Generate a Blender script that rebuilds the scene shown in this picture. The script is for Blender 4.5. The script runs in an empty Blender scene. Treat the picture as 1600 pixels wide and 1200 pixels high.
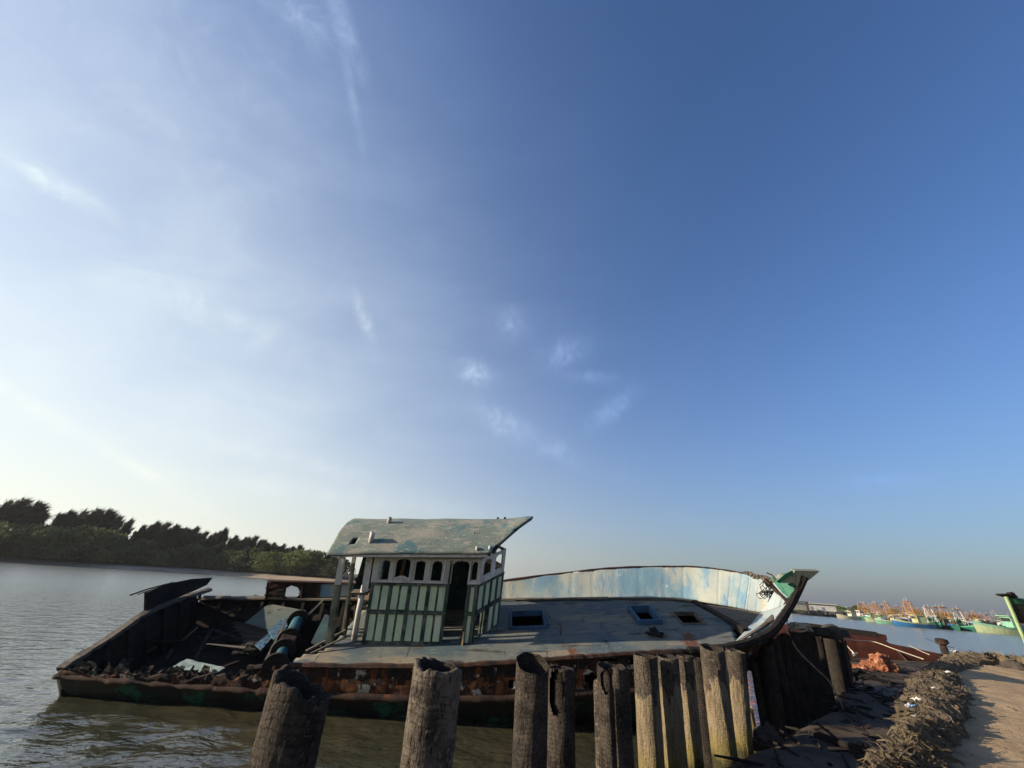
import bpy, math, random
from mathutils import Vector, Matrix, Euler, noise as mnoise
S = bpy.context.scene
COL = S.collection
R = math.radians
# ------------------------------------------------------------------ camera
HAZE = .00012
FPX, ROLL, PITCH, CH = 601., R(4.04), R(27.5), 2.8
fwd = Vector((0, math.cos(PITCH), math.sin(PITCH)))
_u0 = Vector((0, -math.sin(PITCH), math.cos(PITCH)))
_r0 = Vector((1, 0, 0))
rgt = _r0*math.cos(ROLL) + _u0*math.sin(ROLL)
upv = -_r0*math.sin(ROLL) + _u0*math.cos(ROLL)
CAM = Vector((0, 0, CH))
def ray(x, y): return fwd + rgt*((x-800)/FPX) - upv*((y-600)/FPX)
def onz(x, y, z):
    d = ray(x, y); return CAM + d*((z-CH)/d.z)
def ondepth(x, y, k): return CAM + ray(x, y)*k
def ony(x, y, Y):
    d = ray(x, y); return CAM + d*(Y/d.y)
cd = bpy.data.cameras.new('camera'); co = bpy.data.objects.new('camera', cd); COL.objects.link(co)
cd.sensor_width = 36.; cd.lens = 36.*FPX/1600.; cd.clip_start = .05; cd.clip_end = 6000
m = Matrix((rgt, upv, -fwd)).transposed().to_4x4(); m.translation = CAM
co.matrix_world = m
S.camera = co
# ------------------------------------------------------------------ sun and sky
SUN_EL, SUN_AZ = R(17), R(7.5)            # sun stands to the left (-x), a little behind the camera
sdir = Vector((-math.cos(SUN_EL)*math.cos(SUN_AZ), -math.cos(SUN_EL)*math.sin(SUN_AZ), math.sin(SUN_EL)))
ld = bpy.data.lights.new('sun', 'SUN'); lo = bpy.data.objects.new('sun', ld); COL.objects.link(lo)
ld.energy = 5.0; ld.angle = R(.55); ld.color = (1., .83, .62)
lo.rotation_euler = (-sdir).to_track_quat('-Z', 'Y').to_euler(); lo.location = sdir*60
W = bpy.data.worlds.new('World'); S.world = W; W.use_nodes = True
wn = W.node_tree; wn.nodes.clear()
def NN(nt, t, **k):
    n = nt.nodes.new(t)
    for a, b in k.items(): setattr(n, a, b)
    return n
def math_n(nt, op, a, b=None, c=None, clamp=False):
    n = NN(nt, 'ShaderNodeMath', operation=op, use_clamp=clamp)
    for i, v in enumerate((a, b, c)):
        if v is None: continue
        if isinstance(v, (int, float)): n.inputs[i].default_value = v
        else: nt.links.new(v, n.inputs[i])
    return n.outputs[0]
def vmath(nt, op, a, b=None):
    n = NN(nt, 'ShaderNodeVectorMath', operation=op)
    for i, v in enumerate((a, b)):
        if v is None: continue
        if isinstance(v, (tuple, Vector)): n.inputs[i].default_value = tuple(v)
        else: nt.links.new(v, n.inputs[i])
    return n
def maprange(nt, v, a, b, c=0., d=1., interp='SMOOTHSTEP'):
    n = NN(nt, 'ShaderNodeMapRange', interpolation_type=interp)
    nt.links.new(v, n.inputs[0])
    for i, x in enumerate((a, b, c, d)): n.inputs[i+1].default_value = x
    return n.outputs[0]
def mixc(nt, f, a, b, bt='MIX'):
    n = NN(nt, 'ShaderNodeMix', data_type='RGBA', blend_type=bt)
    for i, v in ((0, f), (6, a), (7, b)):
        if isinstance(v, (int, float)): n.inputs[i].default_value = v
        elif isinstance(v, tuple): n.inputs[i].default_value = (*v[:3], 1)
        else: nt.links.new(v, n.inputs[i])
    return n.outputs[2]
def noise(nt, vec, scale, detail=6, rough=.6, dist=0.):
    n = NN(nt, 'ShaderNodeTexNoise'); nt.links.new(vec, n.inputs['Vector'])
    n.inputs['Scale'].default_value = scale; n.inputs['Detail'].default_value = detail
    n.inputs['Roughness'].default_value = rough; n.inputs['Distortion'].default_value = dist
    return n.outputs[0]
sky = NN(wn, 'ShaderNodeTexSky', sky_type='NISHITA'); sky.sun_disc = False
sky.sun_elevation = SUN_EL
sky.sun_rotation = math.atan2(sdir.x, sdir.y)
VEIL, VEIL_P, SKY_SAT, SKY_HUE, HZ_K = .78, 4.9, 1.16, .510, 4.8
sky.air_density = 1.0; sky.dust_density = 1.0; sky.ozone_density = 3.0; sky.altitude = 0
tc = NN(wn, 'ShaderNodeTexCoord')
dirv = tc.outputs['Generated']
# thin cirrus and two small puffs: each sits in its own direction on the sky dome
CL = [  # px, py (direction), half-size along/across (radians), turn, strength, noise scale, stretch
 (103,297,.040,.013,30,.75,14), (742,580,.028,.020,20,.62,18), (880,552,.045,.024,-12,.34,16), (955,640,.045,.018,-40,.36,16),
 (780,655,.05,.02,25,.36,16), (568,495,.010,.035,-15,.45,20), (537,38,.012,.050,-12,.30,16), (552,160,.006,.055,0,.22,18),
 (465,18,.04,.022,38,.34,16), (120,675,.22,.008,31,.42,10), (340,492,.12,.03,25,.2,10), (800,505,.025,.03,-50,.3,16), (920,590,.05,.012,5,.25,16),
 (1375,752,.038,.010,-4,.6,16), (480,728,.16,.016,14,.25,8), (250,60,.22,.16,60,.10,5), (560,780,.3,.016,7,.25,7), (840,690,.12,.02,22,.25,8)]
cloud = None
base_n = noise(wn, dirv, 10., 10, .66, 1.1)
fine_n = noise(wn, dirv, 22., 5, .58, 1.0)
for px, py, a, b, turn, st, sc in CL:
    d = ray(px, py).normalized()
    t1 = (rgt*math.cos(R(turn)) - upv*math.sin(R(turn))); t1 = (t1 - d*t1.dot(d)).normalized(); t2 = d.cross(t1)
    ca = vmath(wn, 'DOT_PRODUCT', dirv, t1/(a*1.35)).outputs['Value']; cb = vmath(wn, 'DOT_PRODUCT', dirv, t2/(b*1.35)).outputs['Value']
    cf = vmath(wn, 'DOT_PRODUCT', dirv, d).outputs['Value']
    r2 = math_n(wn, 'ADD', math_n(wn, 'MULTIPLY', ca, ca), math_n(wn, 'MULTIPLY', cb, cb))
    g = math_n(wn, 'POWER', 2.718, math_n(wn, 'MULTIPLY', r2, -1.))
    g = math_n(wn, 'MULTIPLY', g, math_n(wn, 'GREATER_THAN', cf, .3))
    nn = maprange(wn, base_n if sc < 13 else math_n(wn, 'MULTIPLY_ADD', fine_n, .6, math_n(wn, 'MULTIPLY', base_n, .4)), 0.40, .72, .22, 1.)
    g = math_n(wn, 'MULTIPLY', math_n(wn, 'MULTIPLY', g, nn), st)
    cloud = g if cloud is None else math_n(wn, 'ADD', cloud, g)
# high veil, thicker towards the sun, and the milky air above the horizon
veil_c = vmath(wn, 'DOT_PRODUCT', dirv, tuple(sdir)).outputs['Value']
veil_d = vmath(wn, 'DOT_PRODUCT', dirv, tuple(Vector((-.86, .50, .05)).normalized())).outputs['Value']
st_map = NN(wn, 'ShaderNodeMapping'); wn.links.new(dirv, st_map.inputs[0]); st_map.inputs['Scale'].default_value = (2.2, 5., 7.); st_map.inputs['Rotation'].default_value = (.3, .2, .4)
veil = math_n(wn, 'MULTIPLY', math_n(wn, 'POWER', maprange(wn, veil_d, -1, 1, 0, 1, 'LINEAR'), VEIL_P), maprange(wn, noise(wn, st_map.outputs[0], 1.1, 6, .55, .3), .3, .75, .72, 1.))
cloud = math_n(wn, 'ADD', cloud, math_n(wn, 'MULTIPLY', veil, VEIL), clamp=True)
cl_col = mixc(wn, maprange(wn, veil_d, -.1, .95), (2.6, 4.7, 9.8), (6.3, 7.1, 7.3))
hs = NN(wn, 'ShaderNodeHueSaturation'); wn.links.new(sky.outputs[0], hs.inputs['Color']); hs.inputs['Saturation'].default_value = SKY_SAT; hs.inputs['Hue'].default_value = SKY_HUE; hs.inputs['Value'].default_value = 1.24
sepd = NN(wn, 'ShaderNodeSeparateXYZ'); wn.links.new(dirv, sepd.inputs[0])
hz_f = math_n(wn, 'POWER', 2.718, math_n(wn, 'MULTIPLY', math_n(wn, 'MAXIMUM', sepd.outputs[2], 0.), -HZ_K))
hz_col = mixc(wn, maprange(wn, veil_c, -.78, .85), (1.2, 1.36, 1.68), (7.1, 7.0, 6.0))
skyc = mixc(wn, math_n(wn, 'MULTIPLY', hz_f, .96), mixc(wn, cloud, hs.outputs[0], cl_col), hz_col)
bg = NN(wn, 'ShaderNodeBackground'); bg.inputs[1].default_value = .0707
wn.links.new(skyc, bg.inputs[0])
wo = NN(wn, 'ShaderNodeOutputWorld'); wn.links.new(bg.outputs[0], wo.inputs[0])
S.view_settings.view_transform = 'Standard'; S.view_settings.look = 'None'
S.view_settings.exposure = 1.0; S.view_settings.gamma = 1.0
S.cycles.use_denoising = True; S.cycles.caustics_reflective = False; S.cycles.caustics_refractive = False; S.cycles.sample_clamp_indirect = 2.; S.cycles.blur_glossy = .5; S.cycles.max_bounces = 6; S.cycles.diffuse_bounces = 2; S.cycles.glossy_bounces = 3; S.cycles.volume_bounces = 1
# ------------------------------------------------------------------ materials
def wmat(name, base, patches=(), rough=.85, bump=.35, bscale=25., bdetail=8, stretch=(1, 1, 1), spec=.3, rmap=None, metal=0., alb=.72):
    """weathered surface: base colour + noise patches [(colour, scale, lo, hi, stretch)] + bump"""
    base = tuple(q*alb for q in base); patches = [(tuple(q*alb for q in pp[0]),) + tuple(pp[1:]) for pp in patches]
    M = bpy.data.materials.new(name); M.use_nodes = True; nt = M.node_tree
    bs = nt.nodes['Principled BSDF']
    t = NN(nt, 'ShaderNodeTexCoord'); oi = NN(nt, 'ShaderNodeObjectInfo')
    off = vmath(nt, 'SCALE', (7.3, 3.1, 5.7)); nt.links.new(oi.outputs['Random'], off.inputs['Scale'])
    P = vmath(nt, 'ADD', t.outputs['Object'], off.outputs[0]).outputs[0]
    c = None
    for i, p in enumerate(patches):
        col, sc, lo, hi = p[:4]; stv = p[4] if len(p) > 4 else (1, 1, 1)
        v = vmath(nt, 'ADD', vmath(nt, 'MULTIPLY', P, tuple(stv)).outputs[0], (i*3.7, i*1.3, i*2.9)).outputs[0]
        f = maprange(nt, noise(nt, v, sc, 9, .66, .15), lo, hi)
        c = mixc(nt, f, c if c is not None else base, col)
    if c is None: bs.inputs['Base Color'].default_value = (*base, 1)
    else: nt.links.new(c, bs.inputs['Base Color'])
    bs.inputs['Roughness'].default_value = rough; bs.inputs['Specular IOR Level'].default_value = spec; bs.inputs['Metallic'].default_value = metal
    if bump:
        b = NN(nt, 'ShaderNodeBump'); b.inputs['Strength'].default_value = bump; b.inputs['Distance'].default_value = .03
        v = vmath(nt, 'MULTIPLY', P, tuple(stretch)).outputs[0]
        nt.links.new(noise(nt, v, bscale, bdetail, .7), b.inputs['Height']); nt.links.new(b.outputs[0], bs.inputs['Normal'])
    return M
RUST = (.12, .035, .016)
MAT = dict(
 deck=wmat('deck_paint', (.15, .165, .15), [((.075, .115, .135), .8, .46, .6), ((.25, .215, .155), 1.0, .5, .62, (.6, 1.8, 1)), ((.05, .052, .05), 2.6, .55, .66, (.35, 1.6, 1)), ((.03, .03, .028), 1.6, .615, .645, (.22, 9., 1)), ((.025, .024, .022), 2.2, .63, .655, (5., .5, 1)), ((.19, .20, .18), 5., .55, .66, (.7, 1.4, 1)), ((.14, .055, .025), 1.5, .60, .70, (1.2, .5, 1)), ((.03, .028, .026), 7, .66, .72, (.4, 1.5, 1)), ((.45, .44, .40), 24, .71, .74)], .8, .7, 14, stretch=(.5, 1.6, 1)),
 bul=wmat('bulwark_paint', (.22, .38, .47), [((.50, .53, .46), .75, .42, .62, (1, 1, .5)), ((.20, .36, .50), 1.7, .52, .66, (1.8, 1, .35)), ((.42, .36, .24), 2.2, .60, .78, (3.2, 1, .25)), ((.13, .08, .05), 9, .68, .74, (1.6, 1, .5)), ((.62, .65, .62), 3.1, .62, .72)], .75, .35, 12, stretch=(2, 1, .6), alb=0.76),
 bulw=wmat('bow_bulwark_paint', (.46, .56, .58), [((.30, .45, .55), 1.3, .5, .64, (1.4, 1, .5)), ((.52, .48, .36), 1.9, .56, .72, (2, 1, .4)), ((.64, .66, .62), 3, .55, .66), ((.10, .07, .05), 11, .70, .76)], .75, .35, 12, alb=0.58),
 rust=wmat('rusty_steel', (.055, .024, .016), [((.02, .015, .014), 1.8, .46, .6), ((.15, .055, .02), 4., .57, .68, (2.5, 2.5, .5)), ((.28, .23, .17), 16, .69, .75)], .9, .8, 22),
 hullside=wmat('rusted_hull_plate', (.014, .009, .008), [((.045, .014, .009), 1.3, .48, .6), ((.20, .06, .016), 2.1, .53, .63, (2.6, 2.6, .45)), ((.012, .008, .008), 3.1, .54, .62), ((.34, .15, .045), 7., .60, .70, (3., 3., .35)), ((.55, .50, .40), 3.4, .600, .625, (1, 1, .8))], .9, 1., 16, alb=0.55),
 hullrust=wmat('flaking_orange_rust', (.045, .018, .010), [((.24, .075, .02), 2.4, .46, .60, (2.4, 2.4, .5)), ((.014, .009, .008), 3.2, .54, .62), ((.42, .18, .05), 7., .58, .70, (3., 3., .35)), ((.60, .55, .44), 3.0, .575, .605, (1, 1, .8))], .9, 1., 14, alb=.7),
 hullgreen=wmat('green_bottom_paint', (.010, .013, .010), [((.013, .11, .062), 1.2, .54, .62), ((.012, .010, .008), 3., .5, .62), ((.10, .09, .06), 14, .70, .76)], .8, .6, 20),
 fender=wmat('rusted_rub_rail', (.06, .03, .018), [((.022, .014, .012), 3., .45, .58), ((.16, .10, .06), 5., .58, .70), ((.16, .05, .016), 2.2, .60, .7)], .9, .9, 18, alb=0.6),
 scrap=wmat('torn_scrap', (.045, .034, .026), [((.012, .010, .009), 3., .46, .56), ((.22, .18, .13), 3.6, .58, .66), ((.13, .045, .015), 2.6, .57, .66), ((.10, .17, .08), 1.3, .62, .70)], .95, .8, 14),
 wooddark=wmat('burnt_dark_timber', (.017, .014, .012), [((.042, .034, .027), 2.2, .52, .68, (.5, 2.5, 2.5)), ((.008, .007, .007), 1.4, .5, .62), ((.085, .068, .05), 9, .66, .74, (.5, 2, 2))], .92, .8, 18, stretch=(.4, 2, 2)),
 woodgrey=wmat('weathered_grey_timber', (.15, .13, .105), [((.065, .055, .045), 3, .5, .63, (.4, 2, 2)), ((.27, .235, .185), 5, .58, .7, (.4, 2, 2))], .92, .7, 20, stretch=(.4, 2, 2)),
 panel=wmat('pale_green_panel_paint', (.58, .66, .44), [((.42, .54, .38), 1.6, .45, .62, (1, 1, .6)), ((.64, .68, .50), 2.2, .52, .68, (2, 2, .5)), ((.42, .43, .38), 9, .63, .69), ((.06, .055, .045), 11, .65, .71)], .72, .3, 22, alb=0.95),
 batten=wmat('worn_green_batten', (.09, .13, .10), [((.24, .21, .165), 4, .48, .60, (3, 3, .7)), ((.035, .055, .042), 2, .5, .6), ((.25, .26, .23), 15, .66, .71)], .85, .6, 26),
 white=wmat('dirty_white_paint', (.52, .49, .43), [((.36, .32, .25), 2.5, .5, .66, (2, 2, .6)), ((.62, .61, .57), 3, .5, .62), ((.14, .11, .085), 12, .66, .72)], .75, .35, 24, alb=1.05),
 roof=wmat('faded_roof_paint', (.15, .19, .17), [((.25, .25, .21), 1.1, .48, .60, (.8, 1.3, 1)), ((.07, .15, .165), 1.0, .53, .62), ((.28, .28, .24), 6, .54, .62, (.5, 1.6, 1)), ((.12, .145, .12), 4., .56, .68, (.4, 1.6, 1)), ((.36, .35, .28), 8, .62, .7, (.6, 2, 1)), ((.06, .06, .05), 17, .68, .74)], .85, .5, 14, alb=0.8),
 pvc=wmat('grey_pipe', (.50, .49, .46), [((.3, .28, .24), 4, .5, .65), ((.12, .10, .08), 14, .66, .72)], .6, .2, 30, alb=0.9),
 bluepaint=wmat('blue_paint', (.045, .115, .20), [((.03, .075, .14), 2, .5, .62), ((.22, .27, .30), 9, .62, .7), ((.05, .04, .03), 14, .68, .74)], .7, .35, 22),
 teal=wmat('teal_drum_paint', (.025, .17, .22), [((.015, .09, .12), 3, .5, .62), ((.10, .05, .03), 5, .53, .62), ((.12, .30, .33), 10, .62, .7)], .55, .35, 22, alb=0.48),
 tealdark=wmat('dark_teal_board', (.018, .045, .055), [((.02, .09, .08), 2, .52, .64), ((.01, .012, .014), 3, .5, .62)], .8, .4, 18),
 greygreen=wmat('grey_green_plate', (.085, .11, .10), [((.14, .15, .13), 1.7, .5, .65), ((.03, .035, .033), 3, .55, .68)], .85, .5, 16),
 palegreen=wmat('pale_teal_scrap', (.22, .30, .29), [((.12, .18, .18), 2, .5, .62), ((.06, .05, .04), 6, .62, .7)], .85, .5, 16),
 blueplank=wmat('peeling_blue_plank', (.05, .14, .22), [((.03, .05, .07), 3, .48, .6, (.5, 2, 2)), ((.12, .22, .28), 5, .6, .7)], .85, .5, 18),
 prow=wmat('prow_board_paint', (.20, .22, .18), [((.05, .05, .045), 4, .55, .66, (3, 3, .5)), ((.28, .30, .25), 2, .5, .65)], .85, .5, 20, alb=0.75),
 green=wmat('torn_green_sheet', (.03, .24, .15), [((.015, .12, .08), 3, .5, .62), ((.28, .34, .28), 5, .62, .7)], .6, .4, 14, alb=0.45),
 trunk=wmat('tree_bark', (.05, .04, .032), [((.09, .075, .06), 3, .5, .65)], .95, .5, 12),
 tan=wmat('tan_plank', (.34, .24, .14), [((.18, .12, .075), 4, .5, .64, (.5, 2, 2))], .85, .4, 20),
 ropew=wmat('pale_rope', (.52, .47, .36), [((.3, .26, .19), 10, .5, .62)], .95, .6, 90, alb=0.8),
 ropet=wmat('tan_rope', (.25, .17, .10), [((.12, .08, .05), 8, .5, .62)], .95, .6, 90, alb=1.2),
 roped=wmat('dark_rope', (.035, .03, .026), [((.08, .065, .05), 10, .5, .62)], .95, .6, 90),
 stone=wmat('grey_stone', (.07, .058, .048), [((.035, .03, .025), 3, .48, .62), ((.12, .10, .085), 8, .6, .7)], .95, .9, 9),
 tarp=wmat('rust_orange_heap', (.24, .085, .04), [((.42, .22, .12), 3.2, .54, .64), ((.12, .045, .022), 2.6, .54, .66), ((.55, .48, .36), 12, .68, .73)], .9, .8, 8, alb=0.85),
 redhull=wmat('oxide_red_hull', (.12, .028, .018), [((.055, .018, .014), 1.2, .47, .62), ((.20, .06, .035), 3, .58, .7, (.7, 1, 2)), ((.025, .018, .016), 2.5, .58, .68)], .85, .5, 10, alb=0.42),
 orange=wmat('orange_hull_paint', (.62, .17, .07), [((.42, .10, .045), 1.6, .5, .64), ((.66, .30, .16), 3, .6, .7)], .8, .3, 10, alb=0.9),
 rag=wmat('white_plastic_rag', (.70, .68, .63), [((.45, .42, .36), 5, .5, .62)], .6, .4, 14, alb=0.8),
 bluerag=wmat('blue_plastic_rag', (.12, .26, .46), [((.5, .55, .58), 6, .5, .6)], .6, .4, 14),
)
def leafmat(name, c1, c2, v0=.52, v1=.98):
    M = bpy.data.materials.new(name); M.use_nodes = True; nt = M.node_tree; bs = nt.nodes['Principled BSDF']
    g = NN(nt, 'ShaderNodeNewGeometry'); t = NN(nt, 'ShaderNodeTexCoord'); oi = NN(nt, 'ShaderNodeObjectInfo')
    f = math_n(nt, 'MULTIPLY_ADD', g.outputs['Random Per Island'], .55, math_n(nt, 'MULTIPLY', maprange(nt, noise(nt, t.outputs['Object'], .55, 3), .35, .65), .45))
    c = mixc(nt, f, c1, c2)
    h = NN(nt, 'ShaderNodeHueSaturation'); nt.links.new(c, h.inputs['Color'])
    nt.links.new(maprange(nt, oi.outputs['Random'], 0, 1, v0, v1, 'LINEAR'), h.inputs['Value'])
    nt.links.new(maprange(nt, oi.outputs['Random'], 0, 1, .485, .515, 'LINEAR'), h.inputs['Hue'])
    nt.links.new(h.outputs[0], bs.inputs['Base Color']); bs.inputs['Roughness'].default_value = .7; bs.inputs['Specular IOR Level'].default_value = .15
    tr = NN(nt, 'ShaderNodeBsdfTranslucent'); nt.links.new(h.outputs[0], tr.inputs[0])
    mx = NN(nt, 'ShaderNodeMixShader'); mx.inputs[0].default_value = .3
    nt.links.new(bs.outputs[0], mx.inputs[1]); nt.links.new(tr.outputs[0], mx.inputs[2]); nt.links.new(mx.outputs[0], nt.nodes['Material Output'].inputs[0])
    return M
MAT['needle'] = leafmat('casuarina_needles', (.024, .027, .020), (.048, .052, .036))
MAT['bush'] = leafmat('bush_leaves', (.052, .070, .028), (.155, .178, .062), .45, 1.25)
MAT['bushdry'] = leafmat('dry_bush_leaves', (.045, .046, .030), (.085, .078, .05))
def flat(name, col, rough=.6, var=.25):
    d = tuple(c*(1-var) for c in col)
    return wmat(name, col, [(d, 1.2, .45, .65), (tuple(c*.4 for c in col), 5, .66, .75)], rough, .15, 10)
# ------------------------------------------------------------------ mesh helpers
class MB:
    def __init__(s): s.v = []; s.f = []
    def add(s, vs, fs):
        o = len(s.v); s.v += [Vector(v) for v in vs]; s.f += [[i+o for i in f] for f in fs]; return s
    def box(s, c, size, rot=None, taper=1., jit=0.):
        hx, hy, hz = (q/2 for q in size); vs = []
        for z in (-hz, hz):
            k = taper if z > 0 else 1.
            for x, y in ((-hx, -hy), (hx, -hy), (hx, hy), (-hx, hy)):
                p = Vector((x*k, y*k, z)) + Vector((random.uniform(-jit, jit), random.uniform(-jit, jit), random.uniform(-jit, jit)))
                if rot is not None: p = rot @ p
                vs.append(p + Vector(c))
        return s.add(vs, [[3, 2, 1, 0], [4, 5, 6, 7], [0, 1, 5, 4], [1, 2, 6, 5], [2, 3, 7, 6], [3, 0, 4, 7]])
    def beam(s, a, b, w, h, up=(0, 0, 1), jit=0.):
        a, b = Vector(a), Vector(b); d = b-a; L = d.length; x = d/L; y = Vector(up).cross(x)
        if y.length < 1e-4: y = Vector((0, 1, 0)).cross(x)
        y.normalize(); z = x.cross(y)
        rot = Matrix((x, y, z)).transposed()
        return s.box((a+b)/2, (L, w, h), rot, jit=jit)
    def tube(s, pts, r, n=8, cap=True):
        pts = [Vector(p) for p in pts]; rr = r if isinstance(r, (list, tuple)) else [r]*len(pts)
        vs = []; fs = []; ref = None
        for i, p in enumerate(pts):
            d = (pts[min(i+1, len(pts)-1)] - pts[max(i-1, 0)]).normalized()
            if ref is None: ref = Vector((0, 0, 1)) if abs(d.z) < .9 else Vector((1, 0, 0))
            a = d.cross(ref).normalized(); b = d.cross(a).normalized(); ref = -b if False else ref
            for k in range(n):
                t = 2*math.pi*k/n; vs.append(p + (a*math.cos(t) + b*math.sin(t))*rr[i])
        for i in range(len(pts)-1):
            for k in range(n): fs.append([i*n+k, i*n+(k+1) % n, (i+1)*n+(k+1) % n, (i+1)*n+k])
        if cap: fs.append(list(range(n))[::-1]); fs.append([(len(pts)-1)*n+k for k in range(n)])
        return s.add(vs, fs)
    def grid(s, nu, nv, fn, keep=None):
        idx = {}; vs = []; fs = []
        def g(i, j):
            if (i, j) not in idx: idx[(i, j)] = len(vs); vs.append(Vector(fn(i/nu, j/nv)))
            return idx[(i, j)]
        for i in range(nu):
            for j in range(nv):
                if keep is None or keep((i+.5)/nu, (j+.5)/nv): fs.append([g(i, j), g(i+1, j), g(i+1, j+1), g(i, j+1)])
        return s.add(vs, fs)
    def build(s, name, mat, parent=None, smooth=False, thick=0., bevel=0., off=0.):
        me = bpy.data.meshes.new(name); me.from_pydata([tuple(v) for v in s.v], [], s.f); me.update()
        me.materials.append(MAT[mat] if isinstance(mat, str) else mat)
        if smooth:
            for p in me.polygons: p.use_smooth = True
        o = bpy.data.objects.new(name, me); COL.objects.link(o)
        if parent: o.parent = parent
        if thick:
            q = o.modifiers.new('thickness', 'SOLIDIFY'); q.thickness = thick; q.offset = off
        if bevel:
            q = o.modifiers.new('edges', 'BEVEL'); q.width = bevel; q.segments = 2; q.limit_method = 'ANGLE'
        return o
def tag(o, label=None, cat=None, group=None, kind=None):
    for k, v in (('label', label), ('category', cat), ('group', group), ('kind', kind)):
        if v: o[k] = v
    return o
def empty(name, loc, rot=(0, 0, 0), scale=1.):
    o = bpy.data.objects.new(name, None); COL.objects.link(o); o.location = loc; o.rotation_euler = rot; o.scale = (scale,)*3; o.empty_display_size = .2
    return o
def copy_tree(o, parent=None):
    c = o.copy(); COL.objects.link(c)
    if parent: c.parent = parent
    for ch in o.children: copy_tree(ch, c)
    return c
def n1(x, s=1., seed=0.): return mnoise.noise(Vector((x*s, seed*7.1+.3, seed*3.3)))
def n3(p, s=1.): return mnoise.noise(Vector(p)*s)
def fbm(p, o=4): return mnoise.fractal(Vector(p), 1., 2., o)
def lerp(x, xs, ys):
    if x <= xs[0]: return ys[0]
    for i in range(len(xs)-1):
        if x <= xs[i+1]: return ys[i] + (ys[i+1]-ys[i])*(x-xs[i])/(xs[i+1]-xs[i])
    return ys[-1]
ORD = 'first second third fourth fifth sixth seventh eighth ninth tenth eleventh twelfth thirteenth fourteenth fifteenth sixteenth seventeenth eighteenth nineteenth twentieth'.split()
def ordw(i):
    if i < 20: return ORD[i]
    T = ('twenty', 'thirty', 'forty', 'fifty'); t, u = divmod(i+1, 10)
    return (('twentieth', 'thirtieth', 'fortieth', 'fiftieth')[t-2]) if u == 0 else T[t-2] + '-' + ORD[u-1]
#PART2
# ------------------------------------------------------------------ the setting: water, sand, mud, far banks
def ramp_axis(lo, hi, step, far):
    a = [lo + i*step for i in range(int(round((hi-lo)/step))+1)]
    s = step; x = a[-1]
    while x < far: s *= 1.25; x = min(x+s, far); a.append(x)
    s = step; x = a[0]; pre = []
    while x > -far: s *= 1.25; x = max(x-s, -far); pre.append(x)
    return pre[::-1] + a
def water_mat():
    M = bpy.data.materials.new('river_water'); M.use_nodes = True; nt = M.node_tree; bs = nt.nodes['Principled BSDF']
    t = NN(nt, 'ShaderNodeTexCoord'); P = t.outputs['Object']
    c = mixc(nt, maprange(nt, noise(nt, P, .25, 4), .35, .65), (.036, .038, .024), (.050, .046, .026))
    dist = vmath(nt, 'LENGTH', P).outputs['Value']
    c = mixc(nt, maprange(nt, dist, 11, 48), c, (.125, .142, .130))  # base colour paler with distance, painting in the far sky reflection
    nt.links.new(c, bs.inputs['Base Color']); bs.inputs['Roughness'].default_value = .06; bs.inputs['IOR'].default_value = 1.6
    dist = vmath(nt, 'LENGTH', P).outputs['Value']
    nt.links.new(maprange(nt, dist, 12, 75, .05, .22), bs.inputs['Roughness'])
    b1 = NN(nt, 'ShaderNodeBump'); nt.links.new(maprange(nt, dist, 8, 60, .6, .8), b1.inputs['Strength']); b1.inputs['Distance'].default_value = .12
    v = vmath(nt, 'MULTIPLY', P, (.8, 1.15, 1)).outputs[0]
    h = math_n(nt, 'MULTIPLY_ADD', noise(nt, v, 1.5, 3, .55, .4), 1., math_n(nt, 'MULTIPLY', noise(nt, v, 6., 3, .55, .3), .28))
    nt.links.new(h, b1.inputs['Height']); nt.links.new(b1.outputs[0], bs.inputs['Normal'])
    return M
xs = ramp_axis(-15, 9, .14, 425); ys = ramp_axis(2.5, 30, .14, 425)
wb = MB(); nx = len(xs)
for y in ys:
    for x in xs:
        k = max(0., min(1., (x+15)/4, (30-y)/10, (y-1)/2))*max(0., 1-max(0, x-3)/5)
        calm = .25 + .75*max(0., min(1., (-x+.5)/5.5 + max(0, (y-14)/6)))
        z = 0 if k <= 0 else k*calm*(.050*mnoise.noise(Vector((x*.85, y*1.25, 3.1))) + .030*mnoise.noise(Vector((x*1.9, y*2.9, 7.7))))
        wb.v.append(Vector((x, y, z)))
wb.f = [[j*nx+i, j*nx+i+1, (j+1)*nx+i+1, (j+1)*nx+i] for j in range(len(ys)-1) for i in range(nx-1)]
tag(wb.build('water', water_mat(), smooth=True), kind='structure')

# --- near shore: one height field of mud and sand
BUND = [(2.6, 2.2), (4.0, 4.5), (5.9, 6.45), (8.6, 8.9), (12.6, 12.5), (16.6, 15.6), (22.5, 18.6), (30, 21.2), (44, 25)]
WALL = [(-6, -2), (-2.5, 2.2), (1.0, 5.0), (3.6, 8.6), (5.7, 10.2), (10.2, 14.2), (15, 21), (17, 26), (30, 27.5), (50, 32)]
def sdist(x, y, L):
    best = 1e9; sg = 1
    for (ax, ay), (bx, by) in zip(L, L[1:]):
        dx, dy = bx-ax, by-ay; t = max(0, min(1, ((x-ax)*dx+(y-ay)*dy)/(dx*dx+dy*dy)))
        qx, qy = x-ax-dx*t, y-ay-dy*t; d = math.hypot(qx, qy)
        if d < best: best = d; sg = 1 if dx*qy-dy*qx < 0 else -1
    return best*sg
def sm(x, a, b): t = max(0., min(1., (x-a)/(b-a))); return t*t*(3-2*t)
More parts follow.
